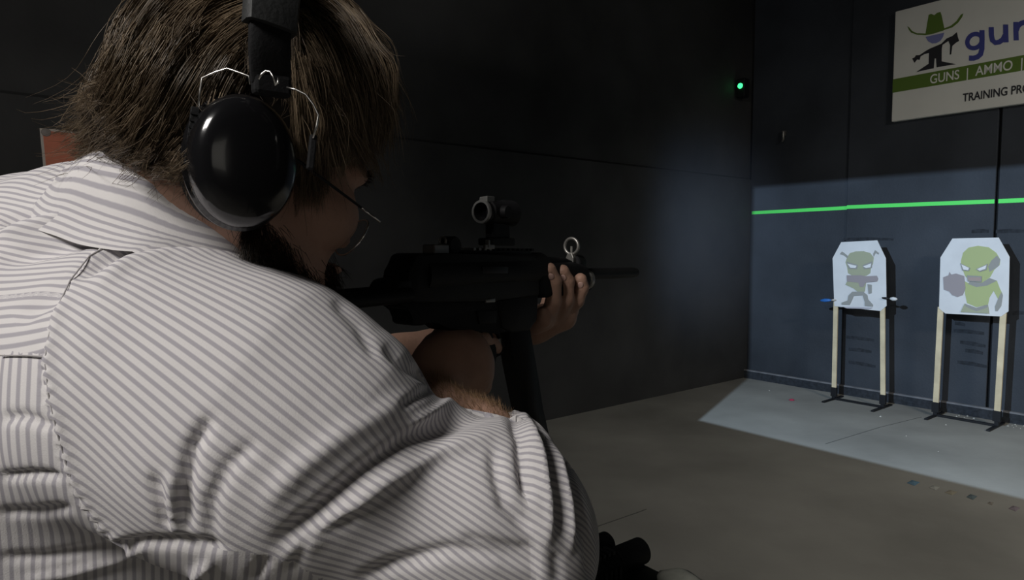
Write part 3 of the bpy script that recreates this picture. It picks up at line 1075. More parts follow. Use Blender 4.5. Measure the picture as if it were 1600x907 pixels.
# handguard, cocking tube, barrel
gprof('handguard', [(826, 412), (890, 410), (908, 416), (914, 440), (908, 452), (880, 462), (834, 466)], -.024, .024, M['polymer'], .010, seg=3)
gprof('cocking_tube', [(812, 400), (884, 403), (895, 408), (895, 418), (812, 418)], -.011, .011, M['gun'], .006, seg=3)
mb = MB()
bm0, bm1 = gpx(905, 429), gpx(993, 426)
dd_ = bm1 - bm0
mb.profile(bm0, dd_, [(0, .0095), (dd_.length * .93, .0095), (dd_.length, .008), (dd_.length, .0045), (dd_.length - .02, .0045)], n=18)
mb.build('barrel', M['gun'], gun, smooth=.6)
mb = MB(); c_ = gpx(914, 437)
mb.profile(c_ - GD * .006, GD, [(0, .015), (.002, .017), (.010, .017), (.012, .015), (.012, .012), (0, .012)], n=20, close=True)
mb.build('front_ring', M['gun_metal'], gun, smooth=.6)
mb = MB(); mb.tube([gpx(910, 448), gpx(916, 456), gpx(924, 450), gpx(922, 442)], .0022, n=8); mb.build('sling_loop', M['gun'], gun, smooth=3.2)
# front sight
fs_c = gpx(893, 385)
mb = MB()
mb.tube([fs_c + (GR * math.cos(a) + GU * math.sin(a)) * .0125 for a in [k * 2 * math.pi / 24 for k in range(24)]], .0026, n=8, closed=True)
tower = mb.build('front_sight', M['gun_metal'], gun, smooth=3.2)
mb = MB(); mb.prism([fs_c + GR * x + GU * z - GD * .006 for x, z in ((-.004, -.011), (.004, -.011), (.007, -.018), (.007, -.026), (-.007, -.026), (-.007, -.018))], GD * .014, bev=.001); mb.build('sight_tower', M['gun_metal'], tower)
mb = MB(); mb.tube([fs_c - GU * .012, fs_c], .0018, n=8); mb.build('sight_post', M['gun_metal'], tower)
fb_c = gpx(900, 412)
mb = MB(); mb.profile(fb_c - GD * .012, GD, [(0, .013), (.002, .0145), (.02, .0145), (.024, .012)], n=20); mb.build('sight_base', M['gun'], tower, smooth=.6)
# rear drum sight
mb = MB(); mb.box(gpx(681, 390, .0), (.026, .020, .012), (GD, GR, GU), bev=.0015); rs = mb.build('rear_sight', M['gun_metal'], gun)
mb = MB(); mb.profile(gpx(703, 384) - GR * .010 , GR, [(0, .010), (.002, .0115), (.018, .0115), (.020, .010)], n=18); mb.build('sight_drum', M['gun'], rs, smooth=.6)
mb = MB(); rc_ = gpx(692, 377); mb.tube([rc_ + (GR * math.cos(a) + GU * math.sin(a)) * .005 for a in [k * 2 * math.pi / 14 for k in range(14)]], .0017, n=6, closed=True); mb.build('sight_aperture', M['gun_metal'], rs, smooth=3.2)
# rail with teeth
gprof('top_rail', [(724, 391), (828, 392), (828, 398), (724, 397)], -.0105, .0105, M['gun'], .001)
rp0, rp1 = gpx(728, 391), gpx(827, 392)
for i in range(13):
    p = rp0.lerp(rp1, (i + .5) / 13)
    mb = MB(); mb.box(p + GU * .0012, (.0052, .0212, .0034), (GD, GR, GU), bev=.0006)
    mb.build('rail_tooth', M['gun_metal'] if i in (0, 1, 2, 3) else M['gun'], gun)
# red dot sight: top-level optic clamped on the rail
rd0 = gpx(752, 331)
od = empty('red_dot_sight', rd0 - GU * .045, 'black tube red dot sight with pale rear ring on top of the gun', 'optic')
mb = MB()
TL = .064
mb.profile(rd0, GD, [(0, .0118), (.0, .0148), (.004, .0152), (.006, .0150), (.010, .0142), (.012, .0160), (.040, .0165), (.046, .0180), (TL, .0182), (TL, .0150), (TL - .004, .0145), (.02, .0118)], n=32, close=True)
mb.build('tube_body', M['gun'], od, smooth=.5)
mb = MB(); mb.profile(rd0 - GD * .0015, GD, [(0, .0122), (0, .0150), (.003, .0155), (.005, .0150), (.005, .0122)], n=32, close=True); mb.build('eyepiece_ring', mat('ring_grey', (.30, .30, .29), .45, metal=.5), od, smooth=.6)
mb = MB(); mb.profile(rd0 + GD * .012, GD, [(0, .0118), (.002, .0118)], n=28); tag(mb.build('lens', mat('dark_lens', (.004, .004, .006), .08), od), None)
mb = MB(); mb.prism([rd0 + GD * .003 + GR * x + GU * z for x, z in ((-.007, .012), (.0075, .012), (.0075, .0205), (-.0055, .0195))], GD * .016, bev=.001); mb.build('turret_cap', mat('turret_grey', (.20, .20, .19), .5, metal=.4), od)
mb = MB(); mb.profile(rd0 + GD * .028 + GR * .014, GR, [(0, .009), (.008, .009), (.0095, .008)], n=16); mb.build('dial', M['gun'], od, smooth=.6)
mb = MB(); mb.box(rd0 + GD * .035 - GU * .024, (.038, .014, .022), (GD, GR, GU), bev=.002); mb.build('riser', M['gun'], od)
mb = MB(); mb.box(rd0 + GD * .033 - GU * .039, (.052, .024, .010), (GD, GR, GU), bev=.002)
mb.build('rail_clamp', M['gun'], od)
mb = MB(); mb.box(gpx(762, 381, .012), (.004, .006, .010), (GD, GR, GU), bev=.001); mb.box(gpx(764, 386, .012), (.020, .004, .006), (GD, GR, GU), bev=.001); mb.build('clamp_screw', M['gun_metal'], od)

# ================================================================== THE SHOOTER
HD = Vector((.735, .68, 0)).normalized()
HPITCH = math.radians(16)
HSC = 1.10
HF = (HD * math.cos(HPITCH) - Vector((0, 0, math.sin(HPITCH)))).normalized()
HL = Vector((-HD.y, HD.x, 0))
HU = HF.cross(HL).normalized()
CUP_C = P(393, 250, .490)                      # outer face of the ear cup
EAR = CUP_C + HL * .048
HO = EAR + HL * .083 + HD * .046 + Vector((0, 0, .016))    # between the ears


def H(u, v, t):
    return HO + (HF * u + HL * v + HU * t) * HSC


HAX = (HF, HL, HU)
feet_z = 0.0
person = empty('person', Vector((-.52, .52, 0)), 'person in striped shirt and black earmuffs aiming a submachine gun', 'person')

# ---- skeleton points
RS = P(265, 605, .57)
RE = P(800, 850, .60)
RWR = P(652, 613, .775)
LS = P(-40, 430, .86)
LE = P(470, 675, .98)
LWR = P(818, 508, 1.03)
NECK = P(225, 365, .68)
HIP = Vector((-.58, .50, .95))

# ---- body: one continuous skin surface
head = [
    ell(H(-.015, 0, .05), (.098, .077, .085), HAX), ell(H(.033, 0, -.03), (.060, .060, .085), HAX, .03),
    cap(H(0, -.05, -.055), H(.072, -.016, -.103), .018, .017, .03), cap(H(0, .05, -.055), H(.072, .016, -.103), .018, .017, .03),
    ell(H(.08, 0, -.106), (.019, .022, .018), HAX, .02), cap(H(.082, -.036, .014), H(.082, .036, .014), .012, .012, .02),
    cap(H(.086, 0, .004), H(.098, 0, -.036), .007, .010, .014), ell(H(.095, -.011, -.041), (.010, .008, .008), HAX, .008), ell(H(.095, .011, -.041), (.010, .008, .008), HAX, .008),
    ell(H(.060, -.044, -.03), (.030, .022, .026), HAX, .02), ell(H(.060, .044, -.03), (.030, .022, .026), HAX, .02),
    ell(H(.095, 0, -.070), (.010, .024, .006), HAX, .006), ell(H(.093, 0, -.081), (.010, .022, .007), HAX, .006),
    ell(H(-.040, -.074, -.012), (.018, .008, .031), HAX, .008), ell(H(-.040, .074, -.012), (.018, .008, .031), HAX, .008),
]
cuts = [ell(H(.100, -.033, -.006), (.014, .017, .011), HAX, .014), ell(H(.100, .033, -.006), (.014, .017, .011), HAX, .014)]


def scale_prims(pr):
    return [(p[0], p[1], p[2], p[3] * HSC, p[4] * HSC if p[0] == 'c' else None, p[5] * HSC) for p in pr]


head = scale_prims(head); cuts = scale_prims(cuts)
torso_in = [cap(H(-.035, 0, -.03), NECK, .058, .062, .04), cap(NECK, P(150, 420, .70), .06, .08, .05), cap(P(215, 560, .62), LS, .075, .07, .06), cap(P(120, 560, .70), P(140, 950, .78), .12, .13, .08),
            cap(P(140, 950, .78), HIP, .13, .13, .08)]
legs_in = []
for s_, ft in ((1, Vector((-.40, .30, .06))), (-1, Vector((-.62, .78, .06)))):
    hp_ = HIP + Vector((.075 * s_, -.06 * s_, -.05)); kn = (hp_ + ft) / 2 + Vector((.05, .06, .0))
    legs_in += [cap(hp_, kn, .085, .06, .04), cap(kn, ft, .055, .04, .03)]
arms = [cap(RS, RE, .06, .048, .03), cap(RE, P(745, 700, .68), .050, .043, .02), cap(P(745, 700, .68), RWR, .043, .030, .02),
        cap(LS, LE, .06, .048, .03), cap(LE, P(620, 568, .99), .048, .040, .02), cap(P(620, 568, .99), LWR, .040, .027, .02)]
# right hand round the pistol grip
rh = [cap(RWR, P(682, 586, .80), .030, .029, .02), cap(P(682, 570, .80), P(728, 548, .83), .030, .026, .015), cap(P(684, 592, .79), P(735, 590, .825), .028, .024, .015),
      cap(P(700, 552, .81), P(735, 570, .83), .028, .028, .02)]


def finger(pts, r0, r1, k0=.010):
    out = []
    m = len(pts) - 1
    for i in range(m):
        ra = r0 + (r1 - r0) * i / m; rb = r0 + (r1 - r0) * (i + 1) / m
        out.append(cap(pts[i], pts[i + 1], ra, rb, k0 if i == 0 else .004))
    return out


rh += finger([P(722, 533, .832), P(752, 529, .86), P(768, 538, .885), P(774, 544, .90)], .0115, .0095)
rh += finger([P(735, 556, .830), P(757, 566, .845), P(756, 567, .875), P(735, 565, .895)], .0115, .0090)
rh += finger([P(735, 578, .826), P(757, 586, .843), P(755, 587, .873), P(735, 585, .890)], .0110, .0088)
rh += finger([P(733, 598, .824), P(755, 605, .842), P(752, 606, .870), P(735, 603, .885)], .0102, .0082)
rh += finger([P(680, 540, .82), P(694, 522, .86), P(722, 518, .895), P(745, 520, .905)], .0145, .0105)
# left hand under the handguard
lh = [cap(LWR, P(838, 508, 1.03), .027, .026, .02), cap(P(836, 512, 1.02), P(880, 496, 1.02), .022, .021, .015), cap(P(840, 502, 1.04), P(885, 484, 1.05), .022, .02, .015)]
lh += finger([P(882, 492, 1.015), P(901, 470, 1.015), P(909, 450, 1.01), P(907, 437, 1.004)], .0122, .0098)
lh += finger([P(868, 498, 1.00), P(885, 468, .995), P(886, 440, .99), P(879, 424, .982)], .0126, .0100)
lh += finger([P(852, 504, .985), P(865, 470, .975), P(866, 440, .965), P(858, 421, .955)], .0124, .0099)
lh += finger([P(836, 512, .985), P(850, 500, .965), P(848, 489, .965)], .0112, .0094)
lh += finger([P(846, 500, 1.06), P(858, 470, 1.09), P(872, 445, 1.085)], .013, .010)

bp = head + torso_in + legs_in + arms + rh + lh
fb = field(head, cuts)
farm = field(arms)
fhand = field(arms + lh)
lo, hi = bounds(bp, .02)
v, f_ = polygonize(bp, lo, hi, .0036, cuts)
body = np_mesh('body', v, f_, M['skin'], person)
for s_ in (-1, 1):
    mb = MB(); ec = H(.075, .032 * s_, -.006)
    mb.profile(ec - HF * .012, HF, [(0, 0), (.003, .0085), (.012, .012), (.021, .0085), (.024, 0)], n=16); mb.build('eye', M['eye'], person, smooth=3.2)
# finger nails that show on the left hand
def march(f, x, y, t0=.4, t1=1.6):
    r = V3(ray(x, y)); t = t0
    for _ in range(90):
        d = f((V3(CAM) + r * t)[None])[0]
        if d < 3e-4:
            break
        t += d * .85
        if t > t1:
            break
    return V3(CAM) + r * t


for (x, y, ux, uy) in ((907, 446, -.15, 1), (880, 435, .2, 1), (861, 433, .3, 1)):
    c_ = march(fhand, x, y, .8)
    n_ = Vector(grad(fhand, c_[None])[0])
    upn = (RGT * ux * -1 + UPV * uy); upn = (upn - n_ * upn.dot(n_)).normalized()
    mb = MB(); mb.profile(Vector(c_) - n_ * .0012, n_, [(0, .0048), (.0012, .0044), (.0018, .003), (.0020, 0)], n=14, ex=upn, sx=1.25); mb.build('nail', M['nail'], person, smooth=3.2)

# ---- shirt
SP = [(262, 602, .57, .122), (400, 657, .565, .118), (490, 706, .565, .104), (640, 832, .575, .066), (738, 797, .585, .076), (788, 850, .60, .071), (778, 735, .685, .060)]
spine = [P(a, b, c) for a, b, c, _ in SP]
sleeve_pr = [cap(spine[i], spine[i + 1], SP[i][3], SP[i + 1][3], .04) for i in range(len(SP) - 1)]
torso_pr = [
    cap(P(215, 520, .64), P(60, 420, .74), .115, .10, .06), cap(P(125, 392, .73), P(-60, 440, .84), .076, .085, .05),
    cap(P(40, 640, .66), P(60, 1000, .74), .16, .185, .09), cap(P(200, 650, .70), P(190, 1000, .76), .14, .17, .09),
    cap(P(60, 1000, .74), Vector((-.57, .52, .95)), .185, .175, .1), cap(P(158, 370, .688), P(255, 382, .64), .072, .070, .05),
    cap(P(240, 430, .63), P(340, 430, .64), .075, .06, .05),
]
lsl = [cap(LS, LE, .085, .075, .05), cap(LE, P(590, 640, .98), .072, .062, .04)]
shirt_pr = torso_pr + lsl + sleeve_pr
fsh = field(shirt_pr)
lo, hi = bounds(shirt_pr, .03)
v, f_ = polygonize(shirt_pr, lo, hi, .0034)
nrm = grad(fsh, v)
px, dz = project(v)
front = (np.sum(nrm * (V3(CAM) - v), axis=1) > -.02) & (dz > 0)


def seg_dist(q, pl):
    best = np.full(len(q), 1e9); side = np.zeros(len(q)); tt = np.zeros(len(q))
    pl = np.array(pl, float)
    L = np.r_[0, np.cumsum(np.linalg.norm(np.diff(pl, axis=0), axis=1))]
    for i in range(len(pl) - 1):
        a, b = pl[i], pl[i + 1]
        ba = b - a
        h = np.clip((q - a) @ ba / (ba @ ba), 0, 1)
        w = q - a - h[:, None] * ba
        d = np.linalg.norm(w, axis=1)
        m = d < best
        best[m] = d[m]; side[m] = np.sign(ba[0] * w[m][:, 1] - ba[1] * w[m][:, 0]); tt[m] = (L[i] + h[m] * (L[i + 1] - L[i])) / L[-1]
    return best, side, tt


# armhole seam as a polyline in view, and the surface behind it
SEAM = [(392, 388), (330, 372), (270, 366), (222, 368), (182, 376), (140, 400), (110, 438), (88, 485), (75, 530), (70, 565), (76, 620), (90, 680), (108, 740), (132, 790), (160, 826), (182, 842)]
spn = np.array([V3(s) for s in spine])
# position along the arm decides sleeve or torso away from the visible side
ax_arm = V3((spine[1] - spine[0]).normalized())
along = (v - V3(spine[0])) @ ax_arm
poly = np.array(SEAM + [(430, 866), (560, 925), (960, 1000), (1000, 560), (800, 560), (600, 470), (470, 400)], float)


def inside(q, pl):
    x, y = q[:, 0], q[:, 1]
    r = np.zeros(len(q), bool)
    j = len(pl) - 1
    for i in range(len(pl)):
        c = ((pl[i, 1] > y) != (pl[j, 1] > y)) & (x < (pl[j, 0] - pl[i, 0]) * (y - pl[i, 1]) / (pl[j, 1] - pl[i, 1] + 1e-12) + pl[i, 0])
        r ^= c
        j = i
    return r


dsl = field(sleeve_pr)(v)
dto = field(torso_pr)(v)
dls = field(lsl)(v)
is_sleeve = np.where(front, inside(px, poly) & (dsl < dto + .03), (dsl < dto) & (along > .0)) & (dls > .006)
is_left = (dls < dsl) & (dls < dto) & ~is_sleeve

# ---- folds: ridges and valleys laid along the cloth
FOLDS = [  # polyline, half width (px), height (m)
    ([(112, 438), (150, 412), (200, 386), (270, 374), (340, 378), (392, 394)], 11, -.010),
    ([(150, 448), (200, 410), (270, 392), (340, 394), (390, 408)], 12, .004),
    ([(290, 830), (288, 770), (300, 700), (330, 650)], 12, -.007), ([(262, 830), (246, 770), (240, 740)], 9, -.005), ([(275, 836), (268, 790), (270, 740)], 8, .004),
    ([(330, 850), (330, 790), (355, 730), (400, 690)], 12, -.004), ([(430, 850), (500, 800), (570, 740), (640, 690), (720, 655), (780, 640)], 15, -.009),
    ([(440, 880), (520, 815), (600, 755), (690, 705), (770, 680)], 13, .005), ([(410, 790), (470, 730), (540, 680), (610, 640), (680, 615)], 18, .004),
    ([(600, 540), (640, 575), (690, 600), (735, 620)], 10, -.006), ([(560, 905), (620, 880), (700, 860), (780, 868), (840, 880)], 12, -.006), ([(620, 640), (670, 610), (720, 600)], 8, -.005), ([(640, 665), (700, 632), (760, 625)], 9, .006),
    ([(770, 700), (778, 750), (790, 790), (830, 830)], 11, -.006), ([(720, 840), (770, 850), (835, 862)], 9, -.004), ([(520, 470), (560, 510), (590, 560)], 10, -.003),
    ([(0, 345), (60, 330), (110, 312), (135, 320)], 9, -.011), ([(0, 370), (60, 352), (120, 335), (190, 325)], 10, .008), ([(0, 405), (80, 385), (150, 365), (230, 345)], 14, -.010),
    ([(130, 330), (180, 335), (240, 345), (300, 358), (370, 380)], 9, -.009), ([(180, 320), (250, 330), (320, 345), (380, 372)], 8, .004),
    ([(20, 500), (70, 470), (110, 440)], 14, -.006), ([(0, 745), (50, 742), (95, 745)], 7, -.005), ([(0, 655), (40, 652), (80, 668)], 8, -.004), ([(0, 800), (60, 800), (110, 795)], 8, -.004),
    ([(0, 872), (70, 872), (140, 862), (200, 850)], 8, -.005), ([(40, 907), (110, 898), (180, 878), (230, 855)], 7, .004), ([(200, 850), (280, 848), (350, 858)], 9, -.006),
    ([(300, 905), (330, 880)], 8, .006), ([(395, 905), (415, 872)], 7, -.006), ([(450, 890), (480, 845), (560, 800)], 10, -.004),
]
CUFF_F = [([(800, 645), (812, 690), (818, 740), (825, 780)], 8, -.009), ([(830, 655), (850, 710), (862, 770), (868, 830)], 8, -.008), ([(852, 672), (876, 720), (892, 780), (900, 830)], 7, -.009),
          ([(815, 650), (838, 710), (848, 780), (850, 850)], 7, .006), ([(845, 660), (868, 720), (880, 790), (884, 860)], 6, .006), ([(895, 800), (912, 850), (915, 905)], 7, -.005), ([(862, 860), (866, 905)], 8, -.003)]
disp = np.zeros(len(v))
for pl, w, hgt in FOLDS + CUFF_F:
    d, _s, tt = seg_dist(px, pl)
    fade = np.clip(np.minimum(tt, 1 - tt) * 5, 0, 1) ** .7 + .15
    disp += np.where(front, np.exp(-(d / w) ** 2) * hgt * np.clip(fade, 0, 1), 0)
nz = np.array([noise.noise(Vector(p) * 9) * .6 + noise.noise(Vector(p) * 21 + Vector((3, 1, 2))) * .3 for p in v])
disp += nz * .0035
# sleeve cap stands proud of the yoke along the seam; cuff stands proud of the sleeve
ds, sd, _t = seg_dist(px, SEAM)
disp += np.where(front & is_sleeve, .0035 * np.exp(-(ds / 14) ** 2), 0)
disp += np.where(front, .0013 * np.exp(-(ds / 9) ** 2) * np.sin(px[:, 1] / 3.6 + px[:, 0] / 9) * np.clip((px[:, 1] - 440) / 150, 0, 1), 0)
CUFFL = [(792, 628), (800, 660), (814, 720), (828, 790), (836, 850), (842, 960)]
dc, sc_, _t = seg_dist(px, CUFFL)
cuff_poly = np.array(CUFFL + [(1100, 960), (1100, 600), (800, 600)], float)
is_cuff = is_sleeve & np.where(front, inside(px, cuff_poly), px[:, 0] > 800)
disp += np.where(is_sleeve, .005 * np.clip(.5 + np.where(is_cuff, 1, -1) * np.where(front, dc, 40) / 12, 0, 1), 0)
vd = v + nrm * disp[:, None]

# ---- stripe coordinate for every panel
def arm_angle(q, sp, e_ref):
    best = np.full(len(q), 1e9); w = np.zeros_like(q); dirs = np.zeros_like(q)
    for i in range(len(sp) - 1):
        a, b = sp[i], sp[i + 1]
        ba = b - a
        h = np.clip((q - a) @ ba / (ba @ ba), 0, 1)
        r = q - a - h[:, None] * ba
        d = np.linalg.norm(r, axis=1)
        m = d < best
        best[m] = d[m]; w[m] = r[m]
    ax = (sp[2] - sp[0]); ax /= np.linalg.norm(ax)
    e1 = e_ref - ax * (e_ref @ ax); e1 /= np.linalg.norm(e1)
    e2 = np.cross(ax, e1)
    return np.arctan2(w @ e2, w @ e1)


PER = .0068
view_mid = V3((CAM - spine[1]).normalized())
th = arm_angle(v, np.array([spn[0] - (spn[5] - spn[0]) * 2, spn[0] + (spn[5] - spn[0]) * .5, spn[0] + (spn[5] - spn[0]) * 3]), view_mid)
st_sleeve = (th * .125 - .20 * along) / PER
shoulder_dir = V3((RS - LS).normalized())
back_dir = np.cross(shoulder_dir, np.array([0, 0, 1.0])); back_dir /= np.linalg.norm(back_dir)
yo = V3(P(90, 470, .74)); wv_ = v - yo
y1 = -back_dir; y2 = np.array([0, 0, 1.0])
st_yoke = (np.arctan2(wv_ @ y2 - .10 * (wv_ @ shoulder_dir), wv_ @ y1) * .125) / PER
st_back = ((v @ V3(RGT)) * .9 + (v @ V3(FWD)) * .45) / .0072
thl = arm_angle(v, np.array([V3(LS), V3(LE), V3(P(590, 640, .98))]), np.array([0, 0, 1.0]))
st_left = thl * .085 / PER
YOKE_Y = 556
lowz = np.where(front, px[:, 1] > YOKE_Y, v[:, 2] < 1.36)


is_torso = ~is_sleeve & ~is_left
lab_v = np.where(is_cuff, 4, np.where(is_sleeve, 3, np.where(is_left, 2, np.where(lowz, 1, 0))))
lab_f = lab_v[f_].max(1)


def part_mesh(name, k, st, parent):
    ff = f_[lab_f == k]
    used, inv = np.unique(ff, return_inverse=True)
    return np_mesh(name, vd[used], inv.reshape(-1, 4), M['shirt'], parent, {'stripe': st[used]})


# the shirt itself carries the back panel; its other panels are sub-parts
shirt = part_mesh('shirt', 1, st_back, person)
part_mesh('yoke', 0, st_yoke, shirt)
part_mesh('sleeve', 3, st_sleeve, shirt)
part_mesh('rolled_cuff', 4, st_sleeve, shirt)
part_mesh('sleeve', 2, st_left, shirt)


def surf_at(x, y, off=0.0):
    """nearest shirt surface along the view ray"""
    r = V3(ray(x, y)); p = V3(CAM) + r * .25
    t = .25
    for _ in range(60):
        d = fsh((V3(CAM) + r * t)[None])[0]
        t += d * .8
        if d < 5e-4 or t > 2:
            break
    return Vector(V3(CAM) + r * (t - off))


def stitch(name, pts, rad, dash=None, off=.004):
    q = []
    for i in range(len(pts) - 1):
        for k in range(6):
            q.append((pts[i][0] + (pts[i + 1][0] - pts[i][0]) * k / 6, pts[i][1] + (pts[i + 1][1] - pts[i][1]) * k / 6))
    q.append(pts[-1])
    w = [surf_at(x, y, off) for x, y in q]
    mb = MB(); mb.tube(w, rad, n=6); return mb.build(name, M['thread'], shirt, smooth=3.2)


stitch('seam', SEAM[4:], .0006, off=.0025)
stitch('seam', [(0, 556), (40, 556), (72, 558)], .0006, off=.002)
# puckers beside the seam
# collar: folded band round the neck
cdir = (HD * .42 + Vector((0, 0, .9))).normalized()
CC = P(297, 323, .633)
cx_ = (RGT * .8 + FWD * .6); cx_ = (cx_ - cdir * cx_.dot(cdir)).normalized()
cy_ = cdir.cross(cx_)
cv, cf, cs = [], [], []
NS = 72
prof = [(-.070, .107), (-.052, .110), (-.036, .109), (-.015, .103), (.006, .094), (.016, .089), (.018, .086), (.010, .083), (-.02, .082)]
for i in range(NS):
    a = 2 * math.pi * i / NS
    wv = .0015 * math.sin(a * 5) + .001 * math.sin(a * 9 + 1)
    for j, (h, r) in enumerate(prof):
        p = CC + cdir * (h + wv) + (cx_ * math.cos(a) + cy_ * math.sin(a)) * (r + wv)
        cv.append(V3(p)); cs.append(j * 2.6)
for i in range(NS):
    for j in range(len(prof) - 1):
        a_, b_ = i * len(prof) + j, ((i + 1) % NS) * len(prof) + j
        cf.append((a_, b_, b_ + 1, a_ + 1))
cv = np.array(cv); rowi = np.tile(np.arange(len(prof)), NS)
for _ in range(3):      # the fallen leaf of the collar lies on the shoulders
    d_c = fsh(cv)
    wt = np.where(rowi == 0, 1.0, np.where(rowi == 1, .85, np.where(rowi == 2, .4, 0)))
    tgt = np.where(rowi == 0, .002, .006)
    cv = cv - grad(fsh, cv) * (np.clip(d_c - tgt, 0, .035) * wt * .8)[:, None]
collar = np_mesh('collar', np.array(cv), np.array(cf), M['shirt'], shirt, {'stripe': np.array(cs)})

# ---- trousers and shoes (below the frame)
tr = [cap(HIP + Vector((0, 0, .08)), HIP, .17, .165, .05)]
for s_, ft in ((1, Vector((-.40, .30, .06))), (-1, Vector((-.62, .78, .06)))):
    hp_ = HIP + Vector((.075 * s_, -.06 * s_, -.05)); kn = (hp_ + ft) / 2 + Vector((.05, .06, .0))
    tr += [cap(hp_, kn, .105, .08, .06), cap(kn, ft + Vector((0, 0, .04)), .078, .065, .03)]
lo, hi = bounds(tr, .03)
v2, f2 = polygonize(tr, lo, hi, .012)
np_mesh('trousers', v2, f2, M['jeans'], person)
for ft in (Vector((-.40, .30, 0)), Vector((-.62, .78, 0))):
    d_ = Vector((.57, .82, 0)) if ft.x < -.5 else Vector((.85, .5, 0)).normalized()
    pr = [cap(ft + Vector((0, 0, .045)), ft + d_ * .17 + Vector((0, 0, .036)), .045, .036, .02), cap(ft + Vector((0, 0, .05)), ft + Vector((0, 0, .1)), .05, .045, .02)]
    lo, hi = bounds(pr, .02)
    v2, f2 = polygonize(pr, lo, hi, .008)
    v2[:, 2] = np.maximum(v2[:, 2], .0)
    np_mesh('shoe', v2, f2, M['shoe'], person)

# ---- hair volume and strands
hair_pr = [ell(H(-.006, 0, .052), (.098, .087, .092), HAX, .03), cap(H(-.060, -.035, .015), H(-.060, .035, .015), .038, .038, .04),
           cap(H(.050, -.05, .075), H(.05, .05, .075), .040, .040, .03)]
hair_cut = [ell(H(.13, 0, -.03), (.075, .14, .075), HAX, .02), ell(H(.045, 0, -.08), (.075, .14, .075), HAX, .02)]
hair_pr = scale_prims(hair_pr); hair_cut = scale_prims(hair_cut)
fh = field(hair_pr, hair_cut)
lo, hi = bounds(hair_pr, .02)
v2, f2 = polygonize(hair_pr, lo, hi, .005, hair_cut)
hair = np_mesh('hair', v2, f2, M['hair_cap'], person)
fhh = lambda p: np.minimum(fh(p), fb(p) - .001)


def hair_at(x, y, off):
    r = V3(ray(x, y)); t = .3; best = (1e9, .5)
    for _ in range(70):
        d = fhh((V3(CAM) + r * t)[None])[0]
        if d < best[0]:
            best = (d, t)
        if d < off:
            return V3(CAM) + r * t
        t += max((d - off) * .7, .002)
        if t > 1.0:
            break
    return V3(CAM) + r * best[1]


